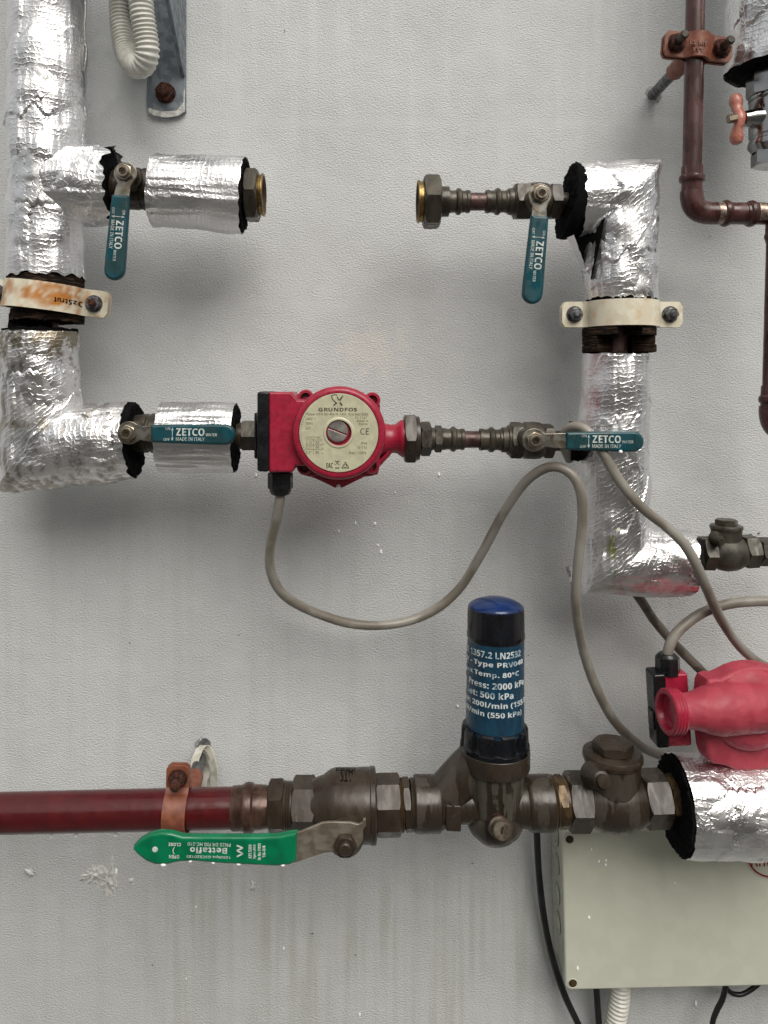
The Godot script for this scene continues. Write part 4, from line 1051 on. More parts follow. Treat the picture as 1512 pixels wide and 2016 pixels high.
	mb.lathe([Vector2(-0.001, 25 * u), Vector2(0.0006, 25 * u), Vector2(0.0006, 23 * u), Vector2(-0.0006, 22.5 * u), Vector2(-0.0008, 20 * u), Vector2(-0.0008, 0)], vf, 40); part(t, "seal_ring", mb, mats.black_plastic)
	mb = Mb.new(); mb.plate(ring_half(20.6 * u, 1.3 * u), 0.0022, 0.0004, facing(P(665, 849, zf - 0.003), Vector3(0.93, -0.36, 0)), 2)
	mb.plate(ring_half(20.6 * u, 1.3 * u), 0.0022, 0.0004, facing(P(665, 849, zf - 0.003), Vector3(-0.93, 0.36, 0)), 2)
	part(t, "vent_screw", mb, mats.chrome_dull)
	# terminal box
	mb = Mb.new(); var z1 := 0.152
	mb.plate(outline([[-23, 79], [22, 79], [34, 64], [60, 62], [60, -66], [30, -66], [24, -79], [-23, -79]], S(z1)), 0.062, 0.0022, Transform3D(Basis(), P(552, 851, z1) - Vector3(0, 0, 0.062)))
	part(t, "terminal_box", mb, mats.pump_red)
	mb = Mb.new(); mb.plate(rrect(24 * S(z1), 158 * S(z1), 6 * S(z1)), 0.064, 0.002, Transform3D(Basis(), P(518, 850, z1 + 0.001) - Vector3(0, 0, 0.064)))
	mb.plate(rrect(10 * S(z1), 92 * S(z1), 3 * S(z1)), 0.04, 0.002, Transform3D(Basis(), P(505, 858, z1 - 0.01) - Vector3(0, 0, 0.04)))
	part(t, "box_cover", mb, mats.black_plastic)
	# cable gland
	mb = Mb.new(); lx(mb, 552, 926, 552, 990, 0.125, [[0, 19], [6, 19]]); nx(mb, 552, 930, 552, 962, 0.125, 25, 8, 0.2); lx(mb, 552, 960, 552, 990, 0.125, [[0, 22], [8, 21], [14, 17], [14, 0]], 32); part(t, "cable_gland", mb, mats.black_plastic)
	# outlet to the right, inlet to the left
	mb = Mb.new(); lx(mb, 700, 866, 800, 863, ZR, [[0, 52], [24, 48], [44, 38], [58, 31], [70, 28], [80, 29], [86, 34], [90, 37], [95, 37], [95, 0]], 48, 40.0)
	mb.plate(outline([[0, 30], [55, 8], [70, -10], [45, -45], [14, -78], [0, -80]], S(ZR)), 0.022, 0.005, Transform3D(Basis(), P(722, 850, 0.078)))
	part(t, "port_casting", mb, mats.pump_red)
	mb = Mb.new(); lx(mb, 640, 858, 500, 858, ZR, [[0, 50], [80, 32], [130, 30], [130, 0]], 40, 40.0); part(t, "port_casting", mb, mats.pump_red)

func ring_half(r: float, gap: float) -> PackedVector2Array:   # half disc above a slot
	var q := PackedVector2Array(); var a0 := asin(gap / r)
	for k in 21:
		var a := lerpf(a0, PI - a0, k / 20.0); q.push_back(Vector2(cos(a), sin(a)) * r)
	return q

# ---------------------------------------------------------------- lower run
func build_lower_run() -> void:
	var t := thing("red_pipe", "glossy dark red pipe entering at the lower left edge", "pipe", P(200, 1640, ZB))
	var mb := Mb.new()
	var pp := PackedVector3Array(); for k in 300: pp.push_back(P(lerpf(-560, 475, k / 299.0), lerpf(1614, 1590, k / 299.0), ZB))
	var rp := 43.0 * S(ZB) * 0.878; mb.tube(pp, func(_r: float) -> float: return rp, 64); part(t, "pipe_wall", mb, mats.pipe_red)
	# coupling and union
	t = thing("press_coupling", "big dark bronze coupling joining the red pipe to the green lever valve", "pipe fitting", P(510, 1640, ZB))
	mb = Mb.new(); lx(mb, 458, 1591, 545, 1587, ZB, [[0, 42], [0, 45], [3, 46], [18, 46], [22, 48], [26, 51], [34, 51.5], [40, 50], [44, 46], [56, 45.5], [62, 44], [72, 43], [76, 45]], 56, 26.0); part(t, "press_barrel", mb, mats.copper_dark)
	mb = Mb.new(); nx(mb, 530, 1587, 561, 1586, ZB, 58, 6, 0.15); part(t, "hex_nut", mb, mats.bronze_dark)
	mb = Mb.new(); lx(mb, 560, 1586, 580, 1586, ZB, [[0, 48], [0, 50], [3, 51], [5, 49], [7, 51], [9, 49], [11, 51], [13, 49], [18, 49]], 56); part(t, "thread", mb, mats.bronze_dark)
	# big ball valve
	var v := thing("ball_valve", "large dark bronze ball valve with green lever on the lower run", "valve", P(690, 1660, ZB))
	mb = Mb.new(); lx(mb, 600, 1586, 800, 1584, ZB, [[14, 54], [22, 57], [36, 62], [46, 70], [54, 75], [62, 77], [128, 77], [130, 79], [138, 79], [140, 76], [142, 60], [150, 59]], 72, 24.0); part(v, "body", mb, mats.bronze_dark)
	mb = Mb.new(); nx(mb, 576, 1586, 622, 1586, ZB, 62, 6, 0.5); part(v, "hex_end", mb, mats.bronze_dark)
	mb = Mb.new(); nx(mb, 740, 1585, 788, 1584, ZB, 65, 8, 0.35); part(v, "hex_end", mb, mats.bronze_dark)
	var em := Mb.new()
	for e in [["ATS", 682, 1551, 26, 11, 0.145, PI], ["2120 0228", 680, 1535, 40, 6, 0.135, PI]]:
		letters(em, e[0], e[3] * S(e[5]), e[4] * S(e[5]), facing(P(e[1], e[2], e[5]), Vector3(cos(e[6]), sin(e[6]), 0)), true, 0.0016)
	var ax := P(690, 1585, ZB)
	em.warp(0, func(q: Vector3) -> Vector3:
		var rr := (77.0 if q.x > P(640, 0, 0.15).x else 54.5) * S(ZB) * 0.878
		return Vector3(q.x, q.y, ZB + sqrt(maxf(1e-6, rr * rr - (q.y - ax.y) * (q.y - ax.y))) + (q.z - 0.15) * 0.0 + 0.0002))
	part(v, "raised_letters", em, mats.bronze)
	var zl := 0.168; var u := S(zl)
	var na := P(680, 1656, zl)
	mb = Mb.new(); mb.lathe([Vector2(-0.05, 0.017), Vector2(-0.014, 0.0165), Vector2(-0.010, 0.013), Vector2(-0.004, 0.012), Vector2(-0.004, 0.008), Vector2(0.002, 0.008)], frame(na, na + Vector3(0, 0.32, 1)), 32); part(v, "bonnet", mb, mats.bronze_dark)
	var lf := facing(P(680, 1656, zl), Vector3(1, 0, 0))
	var L := func(rows: Array) -> PackedVector2Array:
		var q := PackedVector2Array()
		for e in rows: q.push_back(Vector2((e[0] - 680) * u, -(e[1] - 1656) * u))
		return q
	mb = Mb.new(); mb.plate(L.call([[570, 1636], [592, 1634], [634, 1617], [650, 1615], [690, 1616], [706, 1620], [714, 1616], [715, 1609], [720, 1609], [720, 1622], [715, 1630], [714, 1650], [708, 1662], [694, 1672], [676, 1676], [660, 1674], [640, 1675], [612, 1684], [584, 1694], [570, 1696]]), 0.003, 0.0006, lf)
	var arm := part(v, "lever", mb, mats.steel_worn)
	mb = Mb.new(); mb.plate(L.call([[586, 1633], [584, 1690], [572, 1697], [545, 1700], [500, 1698], [440, 1695], [380, 1690], [352, 1692], [330, 1697], [308, 1697], [290, 1690], [274, 1678], [264, 1667], [266, 1660], [278, 1648], [296, 1637], [318, 1632], [340, 1634], [362, 1640], [400, 1641], [460, 1641], [520, 1641], [552, 1639], [570, 1635]]), 0.0085, 0.0034, lf.translated_local(Vector3(0, 0, -0.003)), 5)
	part(arm, "grip", mb, mats.green)
	mb = Mb.new(); mb.lathe([Vector2(0, 0.0026), Vector2(0.0004, 0.0024), Vector2(0.0004, 0)], frame(lf * Vector3((308.5 - 680) * u, -(1665 - 1656) * u, 0.0053), lf * Vector3((308.5 - 680) * u, -(1665 - 1656) * u, 1.0)), 20); part(arm, "hang_hole", mb, mats.print_white)
	var gt := Mb.new(); var gx := lf.translated_local(Vector3(0, 0, 0.0057))
	var flip := Basis(Vector3(0, 0, 1), PI - 0.025)
	for e in [["PN25 DR FIG HC-210", 414, 1655, 84, 6.2, 0], ["Bettaflo", 413, 1667, 72, 11.5, 1], ["1050kpa GSCS20133", 413, 1679, 86, 6.2, 0], ["CLOSE", 347, 1655, 24, 6, 1], ["OPEN", 346, 1679, 20, 6.2, 1], [")", 345, 1667, 4, 13, 0]]:
		letters(gt, e[0], e[3] * u, e[4] * u, Transform3D(gx.basis * flip, gx * Vector3((e[1] - 680) * u, -(e[2] - 1656) * u, 0)), e[5] == 1)
	var quart := Basis(Vector3(0, 0, 1), PI / 2)
	for e in [["ATS 5200", 494, 1669, 27, 6], ["Spec.012", 503, 1669, 27, 6], ["lic No 21813", 512, 1669, 32, 6], ["16-04", 521, 1669, 23, 6]]:
		letters(gt, e[0], e[3] * u, e[4] * u, Transform3D(gx.basis * quart, gx * Vector3((e[1] - 680) * u, -(e[2] - 1656) * u, 0)), true)
	var wm := [[468, 1657], [480, 1662], [468, 1667], [480, 1673], [468, 1679]]
	for k in 4: bar(gt, Vector2((wm[k][0] - 680) * u, -(wm[k][1] - 1656) * u), Vector2((wm[k + 1][0] - 680) * u, -(wm[k + 1][1] - 1656) * u), 2.6 * u, gx)
	part(arm, "lettering", gt, mats.print_white)
	mb = Mb.new(); var nf := frame(lf * Vector3(0, 0, 0.003), lf * Vector3(0, 0, 1)); mb.nut(0, 0.0075, 22 * u, nf, 6, 0.0)
	mb.lathe([Vector2(0.007, 13 * u), Vector2(0.010, 12.5 * u), Vector2(0.0112, 10 * u), Vector2(0.0112, 0)], nf, 24); part(v, "lever_nut", mb, mats.bronze_dark)
	# nipple towards the reducing valve
	t = thing("pipe_nipple", "short dark hex nipple between green lever valve and blue capped valve", "pipe fitting", P(801, 1640, ZB))
	mb = Mb.new(); lx(mb, 786, 1584, 818, 1583, ZB, [[0, 54], [2, 56], [4, 54], [6, 56], [8, 53]], 56); part(t, "thread", mb, mats.brass_dull)
	mb = Mb.new(); nx(mb, 794, 1584, 809, 1583, ZB, 57, 8, 0.3); lx(mb, 808, 1583, 830, 1583, ZB, [[0, 53], [3, 55], [5, 53], [7, 55], [9, 53]], 56); part(t, "hex_collar", mb, mats.bronze_dark)
	# painted clamp and its stud in the wall
	var c := thing("pipe_clamp", "terracotta clamp on the red pipe at lower left", "clamp", P(352, 1640, ZB), "terracotta pipe clamps")
	clamp_halves(c, P(351, 1594, ZB), Vector3(0.02, 1, 0).normalized(), Vector3(1, -0.02, 0).normalized(), 43.5 * S(ZB), 0.0245, 0.0215, 0.003, mats.terracotta, 0.001, 0.002)
	bolt(c, P(350, 1533, ZB + 0.008), Vector3(0, -0.1, 1), 0.0072, 0.006, 0.0046, 0.009, mats.rusty, mats.rusty)
	var ws := P(403, 1466, 0.0); var we := P(378, 1548, 0.085)
	mb = Mb.new(); mb.lathe([Vector2(-0.004, 0.0065), Vector2(ws.distance_to(we), 0.0065)], frame(ws, we), 20); part(c, "wall_stud", mb, mats.zinc)
	mb = Mb.new(); mb.tube(spline([ws.lerp(we, 0.78), we, P(360, 1562, 0.104)]), func(_r: float) -> float: return 0.0085, 20); part(c, "boss", mb, mats.terracotta)
	mb = Mb.new(); mb.lathe([Vector2(0, 0.0085), Vector2(0.001, 0.008), Vector2(0.0012, 0.005)], frame(P(402, 1464, 0.0), P(402, 1464, 1.0)), 24, 32.0, func(a: float, _t: float, r: float) -> float: return r * (1 + 0.18 * sin(a * 5.0)))
	part(c, "wall_socket", mb, mats.zinc)
	# torn white tape hanging on the stud
	t = thing("tape_rag", "torn white tape hanging on the stud behind the terracotta clamp", "tape", P(410, 1540, 0.02))
	for e in [[[382, 1512, 0.05], [386, 1492, 0.044], [394, 1474, 0.034], [404, 1468, 0.026], [413, 1480, 0.03], [419, 1504, 0.034], [422, 1530, 0.034], [420, 1560, 0.03]], [[398, 1476, 0.034], [406, 1490, 0.03], [410, 1512, 0.026], [402, 1536, 0.026], [396, 1562, 0.026]], [[412, 1482, 0.02], [410, 1510, 0.014], [414, 1536, 0.012], [410, 1558, 0.012]]]:
		mb = Mb.new(); mb.strap(path_px(e, 0.0025), Vector3(0.0085, 0.003, 0.006), 0.0008)
		mb.warp(0, func(q: Vector3) -> Vector3: return q + Vector3(0.5, 0.2, 1.0) * 0.0022 * nz.get_noise_3dv(q * 120.0))
		part(t, "tape_strip", mb, mats.rag)

# ---------------------------------------------------------------- pressure reducing valve
func build_reducing_valve() -> void:
	var t := thing("pressure_reducing_valve", "bronze pressure reducing valve with tall blue labelled cap", "valve", P(975, 1655, ZB))
	var z := ZB
	# bodies: run, bowl, bonnet
	var mb := Mb.new()
	lx(mb, 816, 1582, 1100, 1580, z, [[0, 50], [0, 58], [2, 59.5], [46, 59.5], [49, 58], [52, 50], [60, 44], [100, 42], [160, 48], [190, 49], [205, 50], [218, 52], [222, 57], [226, 58.5], [268, 58.5], [270, 57], [270, 48]], 64, 30.0)
	lx(mb, 974, 1560, 974, 1680, z, [[0, 46], [34, 52], [40, 56], [58, 57], [74, 50], [88, 36], [96, 24], [98, 0]], 64, 40.0)
	mb.tube(path_px([[846, 1600, z], [880, 1562, z], [915, 1524, z], [945, 1496, z]]), func(r: float) -> float: return lerpf(40, 44, r * 12.0) * S(z), 40)
	part(t, "body", mb, mats.bronze_wet)
	mb = Mb.new(); lx(mb, 974, 1500, 974, 1670, z, [[0, 64], [10, 62.5], [84, 55], [90, 54], [93, 51], [93, 40]], 64, 30.0); part(t, "bonnet_body", mb, mats.bronze_streak)
	mb = Mb.new(); mb.plate(rrect(30 * S(0.14), 52 * S(0.14), 3 * S(0.14)), 0.013, 0.0015, Transform3D(Basis(Vector3(0, 1, 0), -0.1), P(892, 1597, 0.124)))
	var fa := part(t, "flow_boss", mb, mats.bronze_dark)
	mb = Mb.new(); var bx := Transform3D(Basis(Vector3(0, 1, 0), -0.1), P(892, 1597, 0.1373)); bar(mb, Vector2(-0.004, 0.009), Vector2(0.005, 0), 0.0014, bx); bar(mb, Vector2(-0.004, -0.009), Vector2(0.005, 0), 0.0014, bx); part(fa, "arrow", mb, mats.bronze)
	mb = Mb.new(); lx(mb, 974, 1470, 974, 1520, z, [[0, 60], [0, 68], [2, 69.5], [34, 69.5], [37, 68], [39, 62]], 64); part(t, "bonnet_ring", mb, mats.bronze_dark)
	# scalloped black locking ring
	mb = Mb.new()
	var sc := func(a: float, tt: float, r: float) -> float: return r - (0.0042 * smoothstep(0.15, 0.75, sin(a * 9.0 + 0.6)) * smoothstep(8 * S(z), 14 * S(z), 50 * S(z) - tt) if r > 62 * S(z) else 0.0)
	lx(mb, 974, 1425, 974, 1480, z, [[0, 56], [0, 61], [3, 64.5], [8, 66], [20, 66.5], [30, 67], [36, 68], [38, 69], [46, 69], [48, 66]], 180, 24.0, sc); part(t, "locking_ring", mb, mats.cap_black)
	# label sleeve with bent lettering
	mb = Mb.new(); lx(mb, 976, 1255, 974, 1440, z, [[0, 55], [0, 56], [90, 57], [178, 58], [178, 50]], 72); part(t, "label_sleeve", mb, mats.label_blue)
	var lt := Mb.new(); var R := 57.0 * S(z) * 0.985
	var ctr := P(975, 1350, z)
	for e in [["AS 1357.2 LN2532", 1292, -22, 140, 12], ["PRV - Type PRV040", 1312, -24, 162, 12], ["Max Temp. 80°C", 1332, -26, 135, 12], ["Max Press: 2000 kPa", 1352, -27, 175, 12], ["Set: 500 kPa", 1371.5, -26, 105, 12], ["Flow: 200l/min (155 kPa)", 1391.5, -6, 205, 12], ["320l/min (550 kPa)", 1410, -27, 152, 12]]:
		var from := lt.v.size()
		letters(lt, e[0], e[3] * S(z) * 0.985, e[4] * S(z), Transform3D(Basis(), Vector3(e[2] * S(z) * 0.985, P(0, e[1], z + 0.0276).y, 0)), true, 0.0003)
		lt.warp(from, func(q: Vector3) -> Vector3:
			var a := q.x / R
			var rr := (56.0 + 2.0 * (P(0, 1255, z).y - q.y) / (185 * S(z))) * S(z) * 0.985 + 0.0003 + q.z
			return Vector3(ctr.x + sin(a) * rr, q.y, z + cos(a) * rr))
		for k in range(from, lt.v.size()):
			var nn := lt.v[k] - ctr; nn.y = 0; lt.n[k] = nn.normalized()
	part(t, "lettering", lt, mats.print_faded)
	# black cap with blue domed lid
	mb = Mb.new(); lx(mb, 976, 1193, 976, 1262, z, [[0, 52], [2, 55], [8, 56], [48, 56.5], [52, 57.5], [60, 57.5], [63, 56], [63, 50]], 72); part(t, "cap", mb, mats.cap_black)
	mb = Mb.new(); lx(mb, 976, 1177, 976, 1200, z, [[0, 0], [0.5, 14], [2.6, 28], [7, 41], [12, 50], [15.5, 54], [20, 54]], 72, 50.0); part(t, "lid", mb, mats.cap_blue)
	# test plug
	var q0 := P(978, 1622, 0.14); var q1 := P(988, 1637, 0.168)
	mb = Mb.new(); mb.lathe([Vector2(0, 0.0098), Vector2(0.016, 0.0098), Vector2(0.017, 0.0085)], frame(q0, q1), 28); part(t, "test_port", mb, mats.copper_brown)
	mb = Mb.new(); var L := q0.distance_to(q1); mb.lathe([Vector2(0.016, 0.0096), Vector2(0.018, 0.0096), Vector2(0.018, 0.0078), Vector2(L - 0.001, 0.0078), Vector2(L, 0.007), Vector2(L, 0)], frame(q0, q1), 28)
	var plug := part(t, "plug", mb, mats.plug)
	mb = Mb.new(); mb.plate(rrect(0.0016, 0.013, 0.0005), 0.0008, 0.0001, Transform3D(Basis(Vector3(0, 0, 1), -0.1) * Basis(Vector3(1, 0, 0), 0.3), q1 + Vector3(0, 0, 0.0005)), 1); part(plug, "slot", mb, mats.bronze_dark)
	var dl := Mb.new()
	for e in [["DN40", 975, 1584, 34, 10], ["DR", 975, 1566, 14, 9], ["2020", 975, 1595, 22, 7]]:
		letters(dl, e[0], e[3] * S(0.14), e[4] * S(0.14), facing(P(e[1], e[2], 0.14), Vector3(1, 0, 0)), true, 0.001)
	dl.warp(0, func(q: Vector3) -> Vector3:
		var rr := (62.5 - 7.5 * (P(0, 1510, z).y - q.y) / (74 * S(z))) * S(z) * 0.985; var dx := q.x - ctr.x
		return Vector3(q.x, q.y, z + sqrt(maxf(1e-6, rr * rr - dx * dx)) + 0.0003))
	part(t, "raised_letters", dl, mats.bronze)

# ---------------------------------------------------------------- swing check valves
func check_valve(t: Node3D, cx: float, cy: float, z: float, k: float, m: Material, m2: Material, tilt: float) -> void:   # k scales the big one
	var u := k
	var mb := Mb.new()
	lx(mb, cx - 56 * u, cy - tilt * -56 * u, cx + 64 * u, cy + tilt * -64 * u, z, [[0, 50 * u], [10 * u, 53 * u], [30 * u, 62 * u], [55 * u, 67 * u], [85 * u, 64 * u], [108 * u, 54 * u], [118 * u, 50 * u]], 56, 50.0)
	lx(mb, cx, cy - 78 * u, cx, cy, z, [[0, 56 * u], [14 * u, 56 * u], [40 * u, 55 * u], [78 * u, 58 * u]], 56, 40.0)
	part(t, "body", mb, m)
	mb = Mb.new(); nx(mb, cx - 92 * u, cy + 1, cx - 48 * u, cy + 1, z, 63 * u, 6, 0.5); part(t, "hex_end", mb, m)
	mb = Mb.new(); nx(mb, cx + 56 * u, cy - 4 * u, cx + 104 * u, cy - 6 * u, z, 62 * u, 6, 0.5); part(t, "hex_end", mb, m)
	mb = Mb.new(); lx(mb, cx, cy - 98 * u, cx, cy, z, [[0, 0], [0, 54 * u], [2 * u, 59.5 * u], [4 * u, 60.5 * u], [12 * u, 60.5 * u], [13 * u, 58 * u], [18 * u, 58 * u]], 56); var lid := part(t, "lid", mb, m2)
	mb = Mb.new(); nx(mb, cx, cy - 98 * u, cx, cy - 117 * u, z, 42 * u, 6, 0.2); part(lid, "lid_nut", mb, m2)
	# hinge pin boss
	var a := P(cx - 38 * u, cy - 52 * u, z + 0.016 * u); var b := P(cx - 16 * u, cy - 37 * u, z + 0.045 * u)
	mb = Mb.new(); mb.lathe([Vector2(0, 0.0125 * u), Vector2(a.distance_to(b) * 0.78, 0.0078 * u), Vector2(a.distance_to(b) * 0.8, 0.0058 * u), Vector2(a.distance_to(b), 0.0056 * u), Vector2(a.distance_to(b), 0)], frame(a, b), 24); part(t, "hinge_boss", mb, m2)

func build_check_valves() -> void:
	var t := thing("check_valve", "large bronze swing check valve with hexagonal lid on the lower run", "valve", P(1206, 1640, ZB), "swing check valves")
	var mb := Mb.new(); lx(mb, 1084, 1579, 1130, 1578, ZB, [[0, 52], [0, 55], [2, 56.5], [4, 54], [6, 56], [8, 53], [30, 53]], 56); part(t, "thread", mb, mats.brass_dull)
	mb = Mb.new(); nx(mb, 1094, 1579, 1111, 1578, ZB, 57, 8, 0.3); part(t, "brass_collar", mb, mats.brass_dull)
	check_valve(t, 1206, 1577, ZB, 1.0, mats.bronze_wet, mats.bronze_dark, 0.02)
	mb = Mb.new(); nx(mb, 1312, 1569, 1346, 1568, ZB, 49, 6, 0.2); part(t, "hex_end", mb, mats.brass_dull)
	var d := thing("insulated_pipe", "thick foil wrapped pipe with black foam end at the lower right edge", "pipe", P(1440, 1688, ZB))
	mb = Mb.new(); foil(mb, [P(1331, 1584, ZB), P(1640, 1588, ZB)], 102 * S(ZB), 102 * S(ZB), {"seed": 13.0, "lump": 0.0012, "crin": 0.0006, "flute": 0.0004, "jag0": 0.002, "tapes": [[0.0, 0.035, 0.0006, 0.004], [0.036, 0.075, 0.0004, -0.01]], "res": 0.0019}); part(d, "foil_jacket", mb, mats.foil)
	mb = Mb.new(); foam_end(mb, P(1365, 1584, ZB), P(1326, 1584, ZB), 100.5 * S(ZB), 61.0, 0.0016); part(d, "foam_end", mb, mats.foam)
	mb = Mb.new(); scrap(mb, P(1331, 1584, ZB), P(1640, 1588, ZB), 102.4 * S(ZB), 0.85, 2.4, 0.06, 0.5, 21.0, 0.0012); part(d, "tape_patch", mb, mats.foil_tape)
	mb = Mb.new(); scrap(mb, P(1331, 1584, ZB), P(1640, 1588, ZB), 102.4 * S(ZB), -0.3, 3.4, 0.02, 0.14, 33.0, 0.001); part(d, "tape_patch", mb, mats.foil_tape)
	t = thing("check_valve", "small bronze swing check valve at the right edge beside the stained foil elbow", "valve", P(1428, 1122, ZR), "swing check valves")
	mb = Mb.new(); lx(mb, 1340, 1090, 1385, 1090, ZR, [[0, 24], [16, 24], [18, 27], [20, 25], [22, 27], [24, 25], [28, 25]], 32); part(t, "thread", mb, mats.brass_dull)
	check_valve(t, 1430, 1088, ZR, 0.56, mats.bronze_grey, mats.bronze, 0.0)
	mb = Mb.new(); nx(mb, 1492, 1086, 1530, 1086, ZR, 29, 6, 0.3); lx(mb, 1525, 1086, 1620, 1086, ZR, [[0, 22], [95, 22]], 28); part(t, "hex_end", mb, mats.bronze)

# ---------------------------------------------------------------- loose pump lying on the thick foil pipe
func build_loose_pump() -> void:
	var t := thing("circulation_pump", "loose raspberry red pump lying on the thick foil pipe at the right edge", "pump", P(1445, 1490, 0.12))
	var z := 0.128; var u := S(z)
	var pl: Array = []
	for e in [[-102, 70], [-96, 82], [-84, 85], [-70, 84], [-55, 90], [-40, 97], [-20, 102], [0, 104], [25, 102], [50, 95], [75, 84], [95, 60], [104, 30], [106, 0], [104, -35], [94, -66], [74, -86], [48, -98], [20, -104], [-10, -104], [-36, -100], [-52, -92], [-66, -88], [-80, -86], [-90, -78], [-96, -62], [-100, -30], [-103, 0], [-104, 40]]: pl.push_back(e)
	var mb := Mb.new(); mb.plate(outline(pl, u), 0.022, 0.004, Transform3D(Basis(Vector3(0, 1, 0), 0.12) * Basis(Vector3(1, 0, 0), 0.04), P(1456, 1396, z - 0.018)), 4)
	# volute swelling and the port pipe across it
	var c := P(1470, 1392, z)
	mb.lathe([Vector2(-0.004, 0.040), Vector2(0.006, 0.038), Vector2(0.011, 0.034), Vector2(0.014, 0.026), Vector2(0.015, 0)], frame(c, c + Vector3(0.02, 0.05, 1)), 56, 50.0)
	var r := func(s: float) -> float: return (33.0 + 16.0 * smoothstep(0.012, 0.045, s) - 12.0 * smoothstep(0.088, 0.105, s)) * u
	mb.tube(path_px([[1326, 1401, 0.146], [1350, 1400, 0.145], [1400, 1397, 0.142], [1450, 1393, 0.138], [1500, 1389, 0.132], [1530, 1388, 0.126]]), r, 48)
	part(t, "housing", mb, mats.cast_red)
	# threaded mouth
	var a := P(1334, 1401, 0.1462); var b := P(1308, 1401, 0.1474); var d := b - a
	var mf := Transform3D(frame(a, a + d.normalized() + Vector3(0, 0.0, 0.03)).basis, a)
	mb = Mb.new(); mb.lathe([Vector2(0, 37 * u), Vector2(0, 42 * u), Vector2(0.0015, 43.5 * u), Vector2(0.003, 42 * u), Vector2(0.0045, 43.5 * u), Vector2(0.006, 42 * u), Vector2(0.0075, 43.5 * u), Vector2(0.009, 42 * u), Vector2(0.0105, 43 * u), Vector2(0.0115, 41 * u), Vector2(0.0115, 33 * u), Vector2(0.0095, 31 * u), Vector2(0.0065, 29 * u), Vector2(0.005, 22 * u), Vector2(0.005, 0)], mf, 56, 20.0)
	part(t, "threaded_mouth", mb, mats.pump_red)
	# motor behind, terminal box and gland to the left
	mb = Mb.new(); c = P(1450, 1396, 0.06); mb.lathe([Vector2(0, 0), Vector2(0, 0.040), Vector2(0.055, 0.042)], frame(c, c + Vector3(0, 0, 1)), 48); part(t, "motor_can", mb, mats.pump_red)
	mb = Mb.new(); mb.plate(rrect(52 * S(0.12), 144 * S(0.12), 4 * S(0.12)), 0.022, 0.002, Transform3D(Basis(Vector3(0, 0, 1), 0.06), P(1333, 1399, 0.112) - Vector3(0, 0, 0.022))); part(t, "terminal_box", mb, mats.pump_red)
	mb = Mb.new(); mb.plate(rrect(25 * S(0.12), 146 * S(0.12), 5 * S(0.12)), 0.022, 0.002, Transform3D(Basis(Vector3(0, 0, 1), 0.06), P(1303, 1401, 0.116) - Vector3(0, 0, 0.022)))
	mb.plate(rrect(8 * S(0.12), 36 * S(0.12), 2 * S(0.12)), 0.014, 0.001, Transform3D(Basis(Vector3(0, 0, 1), 0.06), P(1290, 1420, 0.113) - Vector3(0, 0, 0.014))); part(t, "box_cover", mb, mats.black_plastic)
	mb = Mb.new(); nx(mb, 1314, 1326, 1314, 1292, 0.103, 25, 8, 0.2); lx(mb, 1314, 1294, 1314, 1270, 0.103, [[0, 22], [4, 21], [8, 17], [8, 0]], 28); lx(mb, 1314, 1334, 1314, 1310, 0.103, [[0, 19], [14, 19]], 24); part(t, "cable_gland", mb, mats.black_plastic)

